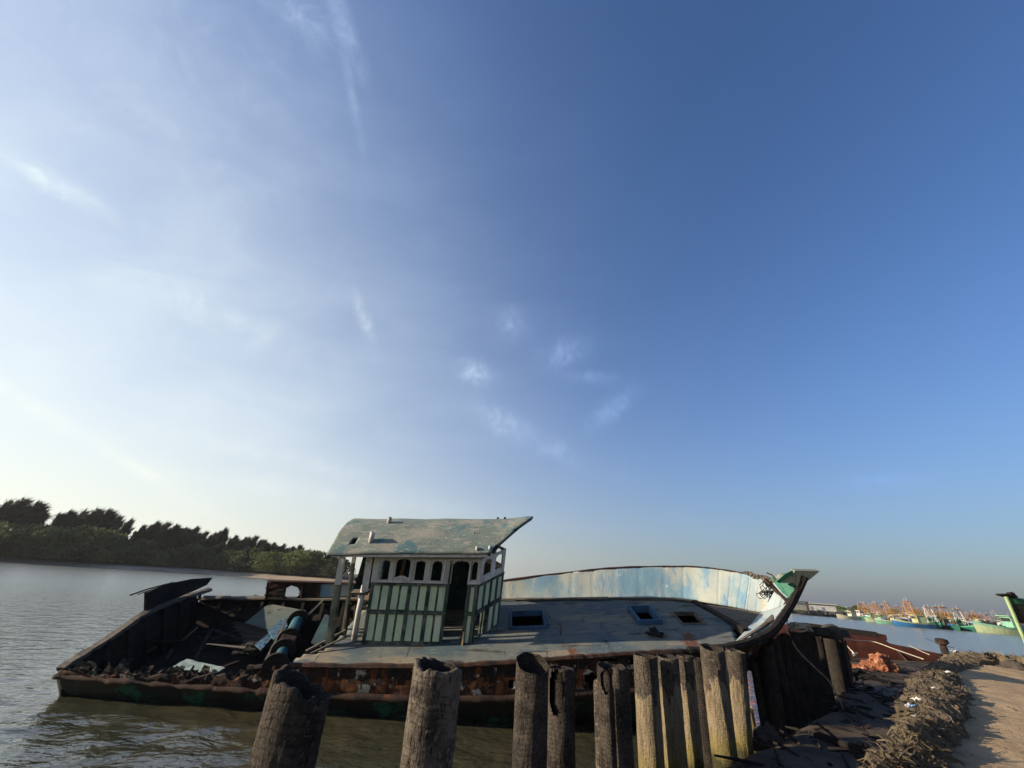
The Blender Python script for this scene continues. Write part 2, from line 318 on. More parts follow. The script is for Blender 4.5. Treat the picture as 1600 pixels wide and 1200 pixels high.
def ground(x, y):
    sb = sdist(x, y, BUND); sw = sdist(x, y, WALL)
    mud = -.9 + 1.28*sm(sw, -1.2, .5) + .05*fbm((x*.9, y*.9, .2), 3) + .022*fbm((x*3.7, y*3.7, 9.), 4)
    sand = 1.2 + .05*fbm((x*.7, y*.7, 4.), 3) + .022*fbm((x*2.6, y*2.6, 1.), 4) + .12*sm(-sb, -2.2, -.2)
    if y < 2.5: sand -= 2.0*sm(-sw, -.9, .8)
    k = sm(sb, -.55, -.15)
    return mud*(1-k) + sand*k
def ground_mat():
    M = bpy.data.materials.new('sand_and_mud'); M.use_nodes = True; nt = M.node_tree; bs = nt.nodes['Principled BSDF']
    t = NN(nt, 'ShaderNodeTexCoord'); P = t.outputs['Object']; sp = NN(nt, 'ShaderNodeSeparateXYZ'); nt.links.new(P, sp.inputs[0])
    sand = mixc(nt, maprange(nt, noise(nt, P, 1.3, 8, .65), .38, .64), (.28, .195, .105), (.36, .26, .15))
    sand = mixc(nt, maprange(nt, noise(nt, P, 7, 6, .7), .56, .72), sand, (.14, .092, .055))
    sand = mixc(nt, maprange(nt, noise(nt, P, 34, 4, .7), .68, .73), sand, (.10, .075, .05))
    mud = mixc(nt, maprange(nt, noise(nt, P, 1.1, 8, .65), .42, .6), (.030, .022, .015), (.068, .050, .032))
    mud = mixc(nt, maprange(nt, noise(nt, P, 9, 6, .7), .62, .7), mud, (.014, .012, .010))
    k = maprange(nt, math_n(nt, 'MULTIPLY_ADD', noise(nt, P, 2.5, 5), .3, sp.outputs[2]), .72, 1.05)
    nt.links.new(mixc(nt, k, mud, sand), bs.inputs['Base Color'])
    nt.links.new(maprange(nt, k, 0, 1, .75, .95), bs.inputs['Roughness']); bs.inputs['Specular IOR Level'].default_value = .3
    b = NN(nt, 'ShaderNodeBump'); b.inputs['Strength'].default_value = .75; b.inputs['Distance'].default_value = .06
    hh = math_n(nt, 'MULTIPLY_ADD', noise(nt, P, 7.5, 6, .68, .3), 1., math_n(nt, 'MULTIPLY', noise(nt, P, 40, 5, .7), .2))
    nt.links.new(hh, b.inputs['Height']); nt.links.new(b.outputs[0], bs.inputs['Normal'])
    return M
gx = ramp_axis(-3, 20, .17, 48); gy = ramp_axis(-1, 24, .17, 48)
gx = [x for x in gx if -12 < x]; gy = [y for y in gy if -12 < y < 46]
gb = MB(); nx = len(gx)
gb.v = [Vector((x, y, ground(x, y))) for y in gy for x in gx]
gb.f = [[j*nx+i, j*nx+i+1, (j+1)*nx+i+1, (j+1)*nx+i] for j in range(len(gy)-1) for i in range(nx-1)]
tag(gb.build('sand_bank', ground_mat(), smooth=True), kind='structure')

# --- far banks
def bank_mat():
    M = bpy.data.materials.new('far_beach'); M.use_nodes = True; nt = M.node_tree; bs = nt.nodes['Principled BSDF']
    t = NN(nt, 'ShaderNodeTexCoord'); P = t.outputs['Object']; sp = NN(nt, 'ShaderNodeSeparateXYZ'); nt.links.new(P, sp.inputs[0])
    c = mixc(nt, maprange(nt, noise(nt, P, .12, 7, .65), .42, .6), (.30, .225, .15), (.20, .15, .105))
    c = mixc(nt, maprange(nt, noise(nt, P, .9, 6, .7), .56, .66), c, (.06, .05, .035))
    c = mixc(nt, maprange(nt, noise(nt, P, 1.6, 4, .7), .70, .74), c, (.5, .48, .44))
    c = mixc(nt, maprange(nt, math_n(nt, 'MULTIPLY_ADD', noise(nt, P, .3, 5), .8, sp.outputs[2]), 1.1, 1.7), c, (.04, .045, .022))
    dk = maprange(nt, sp.outputs[0], -92, -112); c = mixc(nt, math_n(nt, 'MULTIPLY', dk, .8), c, (.05, .042, .032))
    nt.links.new(c, bs.inputs['Base Color']); bs.inputs['Roughness'].default_value = .95
    return M
MAT['bank'] = bank_mat()
def bank(name, line, away, hts, offs, mat):
    b = MB(); n = len(line)
    for p in line:
        d = Vector((p[0], p[1], 0)).normalized() if away is None else Vector(away)
        for o, h in zip(offs, hts): b.v.append(Vector((p[0], p[1], 0)) + d*o + Vector((0, 0, h + (.12*fbm((p[0]*.2, p[1]*.2, o), 3) if o else 0))))
    k = len(offs)
    b.f = [[i*k+j, (i+1)*k+j, (i+1)*k+j+1, i*k+j+1] for i in range(n-1) for j in range(k-1)]
    return tag(b.build(name, mat, smooth=True), kind='structure')
def shore(pts, step=14):
    out = []
    for (x0, y0), (x1, y1) in zip(pts, pts[1:]):
        n = max(1, int((x1-x0)/step))
        for i in range(n):
            t = i/n; p = onz(x0+(x1-x0)*t, y0+(y1-y0)*t, 0); out.append((p.x + .5*n1(x0+i*step, .3), p.y + .6*n1(x0+i*step, .21, 2)))
    p = onz(*pts[-1], 0); out.append((p.x, p.y)); return out
L_SHORE = [(-420, 860), (-200, 868), (0, 878), (100, 884), (200, 890.5), (262, 893.5), (330, 897.5), (430, 905), (520, 911.5), (640, 919), (760, 927), (830, 930)]
bank('far_bank', shore(L_SHORE), None, (-.6, .02, .55, .95, 1.5, 2.2, 2.5), (-3, 0, 3., 7, 16, 50, 290), 'bank')
R_SHORE = [(1180, 956), (1250, 960), (1330, 966), (1450, 974), (1600, 983), (1850, 997)]
MAT['quay'] = wmat('harbour_bank', (.10, .085, .065), [((.05, .055, .035), .15, .45, .6), ((.18, .15, .11), .4, .55, .7)], .95, .3, 2)
bank('harbour_bank', shore(R_SHORE), None, (-.6, .1, .9, 1.3, 1.5), (12, 14, 15.5, 22, 220), 'quay')

# --- casuarinas and bushes on the far bank
def spray_tri(b, p, d, L, w):
    s = d.cross(Vector((random.uniform(-1, 1), random.uniform(-1, 1), random.uniform(-1, 1))))
    if s.length < 1e-3: return
    s.normalize(); q = p + d*L*.45
    b.add([p, q + s*w, p + d*L, q - s*w], [[0, 1, 2, 3]])
def casuarina(seed, H=13., wid=2.4, lean=.3, n=150):
    random.seed(seed)
    root = empty('casuarina_tree', (0, 0, 0))
    t = MB(); c = MB()
    stems = [(0, 0, 1.)] + [(random.uniform(-.62, .62)*wid, random.uniform(-.5, .5)*wid, random.uniform(.70, .96)) for _ in range(6)]
    for si, (sx, sy, sh) in enumerate(stems):
        HH = H*sh
        pts = [(sx*(.25+.75*i/8) + lean*HH*.16*(i/8)**1.6 + .14*n1(i, .9, seed+si), sy*(.25+.75*i/8) + .15*n1(i, .7, seed+5), HH*.95*i/8) for i in range(9)]
        t.tube(pts, [.20*(1-.11*i)*sh for i in range(9)], 6)
        for k in range(int(n*(.5 if si == 0 else .30))):
            f = random.random()**.8; z = HH*(.14 + .84*f)
            i = min(7, int(z/(HH*.95)*8)); u = min(1., z/(HH*.95)*8 - i); base = Vector(pts[i]).lerp(Vector(pts[i+1]), u)
            a = random.uniform(0, 2*math.pi); r = wid*(.22+.78*(1-f)**.7)*random.uniform(.25, 1.)*(.6 if si else .8)
            out = Vector((math.cos(a), math.sin(a), .75)).normalized(); tip = base + out*r + Vector((lean*r*.8, 0, 0))
            if k % 3 == 0: t.tube([base, (base+tip)/2 + Vector((0, 0, .1)), tip], [.045, .03, .01], 4, False)
            dirn = (out*.5 + Vector((lean*1.5, 0, .95))).normalized()
            for q in range(14):
                p = base.lerp(tip, .25+.75*random.random()) + Vector((random.gauss(0, .26), random.gauss(0, .26), random.gauss(0, .22)))
                d = (dirn + Vector((random.gauss(0, .26), random.gauss(0, .28), random.gauss(0, .22)))).normalized()
                spray_tri(c, p, d, random.uniform(.5, 1.3), random.uniform(.03, .075))
            for q in range(5):    # long feathery tips
                d = (dirn + Vector((random.gauss(0, .18), random.gauss(0, .18), random.gauss(0, .15)))).normalized()
                spray_tri(c, tip, d, random.uniform(1.1, 2.3), random.uniform(.05, .11))
    t.build('trunk', 'trunk', root, True); c.build('crown', 'needle', root)
    return root
def bush(seed, Rr=3.6, Hh=3.6, mat='bush'):
    random.seed(seed)
    root = empty('bush', (0, 0, 0)); st = MB(); c = MB()
    lobes = []
    for k in range(9):
        a = random.uniform(0, 6.28); r = Rr*.62*random.random()**.5
        lobes.append((Vector((r*math.cos(a), r*math.sin(a), Hh*random.uniform(.45, .78)*(1-.25*r/Rr))), random.uniform(.32, .5)*Rr))
    for p, r in lobes:
        st.tube([(random.gauss(0, .2), random.gauss(0, .2), 0), (p.x*.4, p.y*.4, p.z*.45), (p.x*.9, p.y*.9, p.z*.9)], [.10, .06, .025], 5, False)
        for k in range(330):
            d = Vector((random.gauss(0, 1), random.gauss(0, 1), random.gauss(0, 1))).normalized()
            if d.z < -.3 and random.random() < .6: continue
            q = p + Vector((d.x*r, d.y*r, d.z*r*.62))*(.55+.5*random.random()**.6)
            dd = (d*.6 + Vector((random.gauss(.2, .6), random.gauss(0, .6), random.gauss(.1, .4)))).normalized()
            spray_tri(c, q, dd, random.uniform(.22, .5), random.uniform(.07, .15))
    for k in range(420):
        a = random.uniform(0, 6.28); r = Rr*random.random()**.5; z = Hh*.42*random.random()
        spray_tri(c, Vector((r*math.cos(a), r*math.sin(a), z)), Vector((random.gauss(0, .5), random.gauss(0, .5), .8)).normalized(), random.uniform(.3, .7), random.uniform(.04, .11))
    st.build('trunk', 'trunk', root, True); c.build('crown', mat, root)
    return root
CAS = [casuarina(11, 13, 2.9, .34), casuarina(12, 13, 2.3, .26), casuarina(13, 13, 2.0, .36), casuarina(14, 13, 3.8, .40, 230), casuarina(15, 13, 2.0, .30)]
used = set()
def put(proto, key, loc, rz, sc, label, cat, group):
    if key in used: o = copy_tree(proto)
    else: o = proto; used.add(key)
    o.location = loc; o.rotation_euler = (0, 0, rz); o.scale = sc if isinstance(sc, tuple) else (sc,)*3
    return tag(o, label, cat, group)
# px of the crown's middle, py of its top, extra distance behind the shore line (m), variant, width factor
TR = [(-62, 772, 26, 3, 1.2), (-30, 776, 20, 0, 1.2), (2, 790, 22, 3, 1.25), (28, 781, 17, 0, 1.15), (52, 788, 22, 3, 1.1), (12, 806, 14, 1, 1.2), (62, 800, 26, 1, 1.0),
      (88, 815, 30, 1, 1.), (104, 801, 20, 3, 1.0), (124, 804, 26, 1, 1.0), (146, 797, 18, 0, 1.1), (164, 800, 24, 3, 1.05), (182, 808, 20, 1, 1.1), (200, 812, 28, 2, .9), (135, 822, 14, 3, 1.2), (172, 825, 15, 0, 1.1),
      (222, 822, 24, 1, 1.), (240, 816, 20, 2, 1.1), (256, 818, 28, 0, 1.), (272, 822, 22, 4, 1.1), (288, 826, 27, 1, 1.), (302, 824, 20, 2, 1.1), (318, 832, 26, 0, .9), (334, 834, 22, 4, 1.2), (349, 828, 24, 3, .62),
      (366, 838, 28, 1, 1.), (380, 841, 22, 2, 1.1), (396, 839, 27, 0, 1.), (410, 845, 23, 4, 1.2), (426, 849, 28, 1, 1.), (440, 851, 23, 2, 1.1), (455, 855, 27, 0, .9), (466, 853, 22, 4, 1.2), (480, 861, 27, 1, .9), (494, 863, 24, 2, 1.), (508, 866, 27, 4, 1.1), (522, 869, 25, 1, 1.)]
TR = [t + (0,) for t in TR] + [t + (1,) for t in [
      (36, 812, 14, 3, 1.2), (-15, 806, 14, 0, 1.3), (75, 832, 13, 1, 1.2), (108, 824, 13, 0, 1.2), (212, 834, 18, 1, 1.1), (248, 832, 17, 3, .9), (284, 838, 17, 3, .9), (326, 843, 17, 1, 1.1), (365, 851, 18, 1, 1.1), (405, 857, 18, 0, 1.1), (447, 862, 18, 1, 1.1), (488, 868, 18, 0, 1.1), (515, 873, 18, 3, 1.0), (232, 838, 14, 0, 1.1), (265, 842, 14, 3, 1.1), (310, 846, 15, 0, 1.2), (345, 850, 15, 3, 1.1), (385, 856, 16, 0, 1.1), (425, 862, 17, 3, 1.1)]]
def shore_y(px): return lerp(px, [p[0] for p in L_SHORE], [p[1] for p in L_SHORE])
random.seed(77)
sk = sorted(t for t in TR if t[5] == 0 and t[0] > 215)
TR += [((a[0]+b[0])/2 + random.uniform(-2, 2), max(a[1], b[1]) + random.uniform(0, 5), 21 + random.uniform(0, 8), random.choice((1, 2, 4, 0)), random.uniform(.8, 1.1), 0) for a, b in zip(sk, sk[1:])]
TR.sort()
tn = [0, 0]
for i, (px, py, dd, v, wf, row) in enumerate(TR):
    tn[row] += 1
    b = onz(px, shore_y(px), 0); h = Vector((b.x, b.y, 0)); D = h.length; h = h.normalized()*(D+dd)
    top = CAM + ray(px, py)*(h.length/Vector((ray(px, py).x, ray(px, py).y, 0)).length)
    sc = (top.z-1.6)/13.
    base = Vector((top.x, top.y, 1.5))
    put(CAS[v], ('c', v), base, random.Random(i).uniform(-.5, .5) + math.atan2(-h.x, h.y)*0.9, (sc*wf*1.1, sc*wf*1.1, sc),
        ('dark windswept casuarina on the far left skyline, %s counted from the left', 'shorter casuarina standing before the far skyline trees, %s from the left')[row] % ordw(tn[row]-1), 'tree', 'casuarinas on the far left bank')
BU = [bush(21), bush(22, 4.2, 3.4), bush(23, 3.2, 3.8), bush(24, 3.8, 3.2, 'bushdry')]
random.seed(5)
BS = []
for px in range(-60, 531, 17):
    BS.append((px + random.uniform(-5, 5), random.uniform(5.5, 8.5) + 4.5*sm(px, 130, 230), random.choice((0, 1, 2, 3) if px > 40 else (3, 0, 1)), random.uniform(.75, 1.2), 0))
for px in range(-50, 540, 24):
    BS.append((px + random.uniform(-6, 6), random.uniform(11, 14) + 3*sm(px, 130, 230), random.choice((0, 1, 2)), random.uniform(1.5, 1.95)*(1 if px > 150 else 1.15), 1))
for px in (700, 735, 768, 790, 806): BS.append((px, 9, 0 if px != 790 else 1, .8, 2))
BS.sort()
cnt = {0: 0, 1: 0, 2: 0}
for px, dd, v, sc, row in BS:
    b = onz(px, shore_y(px), 0); h = Vector((b.x, b.y, 0)); h = h.normalized()*(h.length+dd)
    k = cnt[row]; cnt[row] += 1
    lab = ('low bush edging the far left beach, %s from the left', 'taller spreading bush behind the far beach bushes, %s from the left', 'green far bush seen just right of the wheelhouse, %s from the left')[row] % ordw(k)
    put(BU[v], ('b', v), (h.x, h.y, .9+.05*dd), random.uniform(0, 6.28), (sc, sc, sc*random.uniform(.85, 1.1)), lab, 'bush', 'bushes on the far left bank')

def scatter(name, mat, label, spots, seed):
    b = MB(); rnd = random.Random(seed)
    for (x, y, s) in spots:
        z = ground(x, y); k = rnd.random()
        if k < .72:
            a = rnd.uniform(0, 3.14); L = s*rnd.uniform(1, 3.5)
            b.tube([(x-math.cos(a)*L/2, y-math.sin(a)*L/2, z+.01), (x, y, z+.02+.1*s), (x+math.cos(a)*L/2, y+math.sin(a)*L/2, z+rnd.uniform(0, .35)*s)], [s*.10, s*.08, s*.05], 4)
        else:
            b.box((x, y, z+s*.04), (s*rnd.uniform(.3, .8), s*rnd.uniform(.15, .4), s*.14), Euler((rnd.gauss(0, .3), rnd.gauss(0, .3), rnd.uniform(0, 3))).to_matrix(), jit=s*.12)
    return tag(b.build(name, mat), kind='stuff')
rnd = random.Random(91); ms, ss = [], []
while len(ms) < 480:
    x, y = rnd.uniform(3, 20), rnd.uniform(5, 26)
    if sdist(x, y, BUND) < -.5 and sdist(x, y, WALL) > .2: ms.append((x, y, rnd.choice((.08, .12, .2, .3))*(.6+.05*y)))
while len(ss) < 420:
    x, y = rnd.uniform(4, 30), rnd.uniform(3, 24)
    if sdist(x, y, BUND) > .3 + 2.5*rnd.random()**3: ss.append((x, y, rnd.choice((.03, .05, .09))))
scatter('mud_litter', 'wooddark', '', ms, 1); scatter('sand_litter', 'woodgrey', '', ss, 2)
# ------------------------------------------------------------------ the wrecked trawler (its own frame: x to the bow, y to the far side, listing towards the bank)
BO = Vector((-.605, 10.721, 1.146)); BL = R(19)
BM = Matrix.Translation(BO) @ Euler((BL, 0, 0)).to_matrix().to_4x4(); BI = BM.inverted()
boat = empty('wrecked_trawler', BO, (BL, 0, 0))
tag(boat, 'derelict wooden trawler listing in the shallows, green wheelhouse, broken stern and pale blue bow bulwark', 'boat')
def lray(px, py): return BI @ CAM, (BI.to_3x3() @ ray(px, py))
def yp(px, py, y):
    c, d = lray(px, py); return c + d*((y-c.y)/d.y)
def xp(px, py, x):
    c, d = lray(px, py); return c + d*((x-c.x)/d.x)
def zs(x): return lerp(x, [-9, -5.6, -3.8, -1.2, 0, 2, 4, 6.9, 9, 11], [-.62, -.42, -.24, -.1, 0, .2, .40, .62, .75, .85])
def yn(x): return lerp(x, [-8.95, -4, -1.2, 1, 3.4, 5, 6.1, 6.9, 7.6, 8.2], [-.1, 0, 0, .06, .21, .29, .41, .80, 1.35, 1.85])
def yf(x): return lerp(x, [-8.95, -6, -4.6, .7, 4.3, 6.26, 7.07, 7.7, 8.24], [3.75, 3.78, 3.6, 3.51, 3.31, 3.2, 2.85, 2.55, 2.15])
def dk(px, py, dz=0.):
    c, d = lray(px, py); x = 0.
    for i in range(40):
        z = zs(x)+dz; p = c + d*((z-c.z)/d.z); x = .5*x + .5*p.x
    return p
def curve(P, u):
    t = u*(len(P)-1); i = min(int(t), len(P)-2); t -= i
    a = P[max(i-1, 0)]; b = P[i]; c = P[i+1]; d = P[min(i+2, len(P)-1)]
    return b + (c-a)*.5*t + (a*2.5*-1 + a*1.5 + a*0 + (b*-2.5 + c*2 - d*.5 + a))*0 + ((a - b*2.5 + c*2 - d*.5)*t*t + ((d-a)*.5 + (b-c)*1.5)*t*t*t)
V3 = Vector
# --- hull curves, near side
XS = [-8.93, -7.4, -6, -4.9, -3.6, -1.2, 1, 3.4, 5, 6.1]
T = [V3((x, yn(x)-.02, zs(x)-.02)) for x in XS]
FZ = lambda x: lerp(x, [-8.93, -6, -4, -1.2, 1.1, 4, 6.1], [-.72, -.78, -.80, -.74, -.62, -.36, -.12])
Fd = [V3((x, yn(x)-.06, FZ(x))) for x in XS]
Ch = [V3((x, yn(x)+.32, FZ(x)-.85)) for x in XS]
Kl = [V3((x, 1.85, -2.3)) for x in XS]
SHE = [yp(*p) for p in [(1160, 1006, .52), (1190, 995, .72), (1208, 982, .95), (1221, 965, 1.25), (1233, 947, 1.55), (1243, 927, 1.76), (1251, 910, 1.84)]]
STEM = [V3((x, 1.85, z)) for x, z in [(6.9, -1.5), (7.3, -1.0), (7.6, -.5), (7.95, .02), (8.3, .42), (8.62, .95), (8.93, 1.5)]]
for a, b in zip(SHE, STEM):
    T.append(a); Kl.append(b)
    Fd.append(a.lerp(b, .38) + V3((0, .12, -.06))*(1-(a.x-6.8)/2.4)); Ch.append(a.lerp(b, .72) + V3((0, .1, -.05))*(1-(a.x-6.8)/2.4))
def mir(p, x): return V3((p.x, yf(min(x, 8.2)) + yn(min(x, 8.2)) - p.y if x < 6.2 else 3.7-p.y, p.z))
def loft(A, B, nu, nv, keep=None, bulge=0., seed=0, jit=.012):
    b = MB()
    def fn(u, v):
        p = curve(A, u).lerp(curve(B, u), v); q = mnoise.noise(p*2.3 + V3((seed, 0, 0)))*jit*2 + mnoise.noise(p*9)*jit
        return p + V3((0, -bulge*math.sin(math.pi*v) + q, 0))
    return b.grid(nu, nv, fn, keep)
def keep_side(u, v):
    x = curve(T, u).x; p = curve(T, u).lerp(curve(Fd, u), v)
    if x < -4.75: return v > .42 + .30*n1(x, 1.9) + .22*n1(x, 6.1, 3) or (x < -8.3 and v > .1)
    if x < -4.3: return v > (-4.3-x)/.45*.35 + .1*n1(x, 8)
    if 3.05 < p.x < 3.5 and .12 < v < .22 + .1*n1(p.x, 5, 2): return False
    if 3.4 < p.x < 3.95 and .06 < v < .3: return n1(p.x, 4, 9) > .1
    if n3(p, 2.4) > .52 and p.x > .5 and v > .3: return False
    return True
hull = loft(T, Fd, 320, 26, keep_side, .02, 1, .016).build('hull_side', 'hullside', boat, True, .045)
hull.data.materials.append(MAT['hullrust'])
for f in hull.data.polygons:
    c_ = f.center; k_ = (c_.z-FZ(c_.x))/max(.05, zs(c_.x)-FZ(c_.x))
    if -4.5 < c_.x < 6 and k_ < .50 + .30*mnoise.noise(c_*2.3) + .12*mnoise.noise(c_*9): f.material_index = 1
loft(Fd, Ch, 150, 8, None, .05, 2).build('hull_bottom', 'hullgreen', boat, True, .05)
loft(Ch, Kl, 90, 6, None, .05, 3).build('bilge', 'hullgreen', boat, True, .05)
mT = [mir(p, p.x) for p in T[:10]] + [V3((p.x, 3.7-p.y, p.z)) for p in T[10:]]
mF = [mir(p, p.x) for p in Fd[:10]] + [V3((p.x, 3.7-p.y, p.z)) for p in Fd[10:]]
mC = [mir(p, p.x) for p in Ch[:10]] + [V3((p.x, 3.7-p.y, p.z)) for p in Ch[10:]]
loft(mT[:10], mF[:10], 130, 10, lambda u, v: not (n3(curve(mT[:10], u)*1.0 + V3((0, 0, v)), 2.1) > .42 and curve(mT[:10], u).x < -7.9), 0, 4, .02).build('far_side', 'wooddark', boat, True, .06)
loft(mF, mC, 80, 6, None, 0, 5).build('far_bottom', 'wooddark', boat, True, .06)
loft(mC, Kl, 60, 5, None, 0, 6).build('far_bilge', 'wooddark', boat, True, .06)
# rub rail: rough swollen timber along the plate's foot
b = MB(); pts = []; rr = []
for i in range(141):
    p = curve(Fd[:11], i/140); pts.append(p + V3((0, -.05 + .02*n1(p.x, 3.1), .02*n1(p.x, 2.2, 4)))); rr.append((.075 + .022*n1(p.x, 4.3, 1) + .012*n1(p.x, 13, 2) - .03*sm(p.x, 4, 6.4)) if p.x > -4.5 else .055 + .035*n1(p.x, 3.3, 1) + .022*n1(p.x, 9, 2))
b.tube(pts, rr, 9).build('rub_rail', 'fender', boat, True)
b = MB(); pts = []; rr = []
for i in range(150):
    x = -4.85 + 10.9*i/149; pts.append(V3((x, yn(x)-.05, zs(x)-.015 + .012*n1(x, 4, 2)))); rr.append(.052 + .022*n1(x, 6.2, 5))
b.tube(pts, rr, 6).build('deck_edge_rail', 'rust', boat)
# scrap hanging on the broken plate at the stern
b = MB(); random.seed(3)
for i in range(120):    # ragged shards of plate and plank along the break
    x = random.uniform(-8.7, -4.6); z = FZ(x) + random.uniform(.0, .10); y = yn(x) + random.uniform(-.07, .16); w = random.uniform(.04, .26); h = random.uniform(.04, .20)
    tx, ty = random.uniform(-.5, .5)*w, random.gauss(.04, .07)
    A = [V3((x-w/2, y, z)), V3((x+w/2, y+random.gauss(0, .02), z+random.uniform(-.02, .03))), V3((x+w*.3+tx, y+ty, z+h*random.uniform(.5, 1))), V3((x-w*.2+tx, y+ty, z+h))]
    n_ = V3((0, -.012, .006)); b.add([q+n_ for q in A]+[q-n_ for q in A], [[0, 1, 2, 3], [7, 6, 5, 4], [0, 4, 5, 1], [1, 5, 6, 2], [2, 6, 7, 3], [3, 7, 4, 0]])
b.build('torn_plating', 'scrap', boat)
# --- deck: sheet with three hatch openings, its aft edge rotted away
HAT = [(1.04, 1.96, .41, .69), (4.47, 5.05, .41, .71), (5.62, 6.25, .39, .63)]
XE = [-4.15 + i*.1 for i in range(111)]
for h in HAT:
    for k in (0, 1):
        j = min(range(len(XE)), key=lambda q: abs(XE[q]-h[k])); XE[j] = h[k]
TE = sorted([i/26 for i in range(27) if abs(i/26-.41) > .012 and abs(i/26-.69) > .012 and abs(i/26-.71) > .008 and abs(i/26-.39) > .008 and abs(i/26-.63) > .012] + [.39, .41, .63, .69, .71])
b = MB(); nt_ = len(TE)
for x in XE:
    for t in TE:
        xx = x; y = yn(x) - .05 + (yf(x)+.03 - yn(x)+.05)*t
        b.v.append(V3((xx, y, zs(x) + .03*math.sin(math.pi*t) + .014*n3((x*1.3, y*1.3, 0)) - (.04*(1-t/.09) if t < .09 else 0))))
for i in range(len(XE)-1):
    for j in range(nt_-1):
        x = (XE[i]+XE[i+1])/2; t = (TE[j]+TE[j+1])/2; y = yn(x) + (yf(x)-yn(x))*t
        if any(h[0] < x < h[1] and h[2] < t < h[3] for h in HAT): continue
        if x < -3.35 + (.0 if t > .2 else -.8*(1-t/.2)) + .12*n1(y, 4): continue
        if x > 6.62 + .25*math.sin(math.pi*t) + .04*n1(y, 5): continue
        b.f.append([i*nt_+j, (i+1)*nt_+j, (i+1)*nt_+j+1, i*nt_+j+1])
b.build('deck', 'deck', boat, True, .05, off=-1)
for (x0, x1, t0, t1), mt, hh, ww in zip(HAT, ('bluepaint', 'bluepaint', 'woodgrey'), (.07, .12, .03), (.05, .055, .04)):
    xm = (x0+x1)/2; Y = lambda t: yn(xm) - .05 + (yf(xm)-yn(xm)+.08)*t; y0, y1 = Y(t0), Y(t1); b = MB()
    def hz(x, t): return zs(x) + .03*math.sin(math.pi*t) + hh/2 - .04
    for (ax, ay, ta), (bx, by, tb) in (((x0-ww/2, y0, t0), (x1+ww/2, y0, t0)), ((x0-ww/2, y1, t1), (x1+ww/2, y1, t1)), ((x0, y0+ww/2, t0), (x0, y1-ww/2, t1)), ((x1, y0+ww/2, t0), (x1, y1-ww/2, t1))):
        b.beam((ax, ay, hz(ax, ta)), (bx, by, hz(bx, tb)), ww, hh+.08)
    b.build('hatch_coaming', mt, boat, bevel=.006)
# cross beam, foredeck well, deck covering strip along the far bulwark
a_, c_ = dk(1083, 941, .02), dk(1164, 986, .02)
MB().beam(a_, c_, .16, .16, jit=.02).build('foredeck_beam', 'wooddark', boat)
b = MB(); P4 = [dk(1086, 943, -.06), dk(1165, 986, -.06), V3((8.0, 2.0, .62)), dk(1190, 957, -.03)]
b.grid(10, 10, lambda u, v: P4[0].lerp(P4[1], v).lerp(P4[3].lerp(P4[2], v), u)).build('foredeck', 'woodgrey', boat, False, .04)
b = MB(); random.seed(8)
x = .7
while x < 6.3:
    w = random.uniform(.35, 1.1); y = yf(x+w/2)-.10 - .05*random.random()
    b.beam((x, yf(x)-.11, zs(x)+.045), (x+w, yf(x+w)-.12, zs(x+w)+.045), random.uniform(.05, .16), .04, jit=.012); x += w*.97
b.build('covering_board', 'woodgrey', boat)
# --- far bulwark
TOP = [yp(*p) for p in [(700, 909.5, 3.74), (780, 908, 3.75), (870, 897, 3.8), (960, 888, 3.84), (1060, 885.5, 3.75), (1110, 888.5, 3.5), (1160, 896, 3.08), (1195, 905, 2.62), (1222, 909, 2.18), (1250, 907, 1.87)]]
BAS = [dk(700, 938, 0), dk(780, 937), dk(870, 936), dk(960, 935), dk(1060, 936), dk(1110, 943), dk(1152, 950), dk(1190, 957), yp(1213, 951, 1.98), yp(1234, 944, 1.85)]
b1, b2 = 6.55/9, 1.0
def bfn(u0, u1, jit=.012):
    def fn(u, v):
        q = u0 + (u1-u0)*u; p = curve(BAS, q).lerp(curve(TOP, q), v)
        seam = .012 if abs((q*24) % 1 - .5) > .46 else 0
        return p + V3((0, jit*mnoise.noise(p*2.1) + seam, 0))
    return fn
MB().grid(170, 16, bfn(0, .70)).build('bulwark', 'bul', boat, True, .05)
MB().grid(60, 16, bfn(.70, 1)).build('bow_bulwark', 'bulw', boat, True, .05)
b = MB(); pts = [curve(TOP, i/120) + V3((0, 0, .01*n1(i*.1, 3))) for i in range(104)]
b.tube(pts, [.038 + .014*n1(i*.33, 1.) for i in range(104)], 6).build('cap_rail', 'rust', boat)
b = MB(); random.seed(4)
for i in range(22):
    p = curve(TOP, .68 + .2*i/22); b.box(p + V3((random.gauss(0, .02), random.gauss(0, .03), .01)), (.1, .1, random.uniform(.06, .14)), Euler((random.gauss(0, .4), random.gauss(0, .3), random.gauss(0, .4))).to_matrix(), jit=.02)
b.build('broken_cap', 'woodgrey', boat)
FBW = [V3((6.1, 3.1, -.1)), V3((6.9, 2.9, -.5)), V3((7.3, 2.6, -.5)), V3((7.8, 2.3, -.1)), V3((8.4, 2.0, .5)), V3((8.95, 1.86, 1.5))]
loft([p + V3((.02, .07, -.02)) for p in TOP[4:]], FBW, 40, 8, None, -.05, 8, .01).build('far_bow_side', 'hullside', boat, True, .04)
# rusty stringer and torn green sheet near the stem head
sa, sb = yp(1195, 906, 2.5), yp(1237, 946, 1.76)
MB().beam(sa, sb, .10, .10, jit=.012).build('stringer', 'fender', boat)
tri = [yp(1203, 902, 2.45), yp(1212, 903, 2.25), yp(1243, 912, 1.80), yp(1237, 938, 1.74), yp(1222, 926, 1.98)]
cen = sum(tri, V3())/5
b = MB().add([cen] + tri, [[0, i+1, (i+1) % 5+1] for i in range(5)])
b.build('green_sheet', 'green', boat, False, .02)
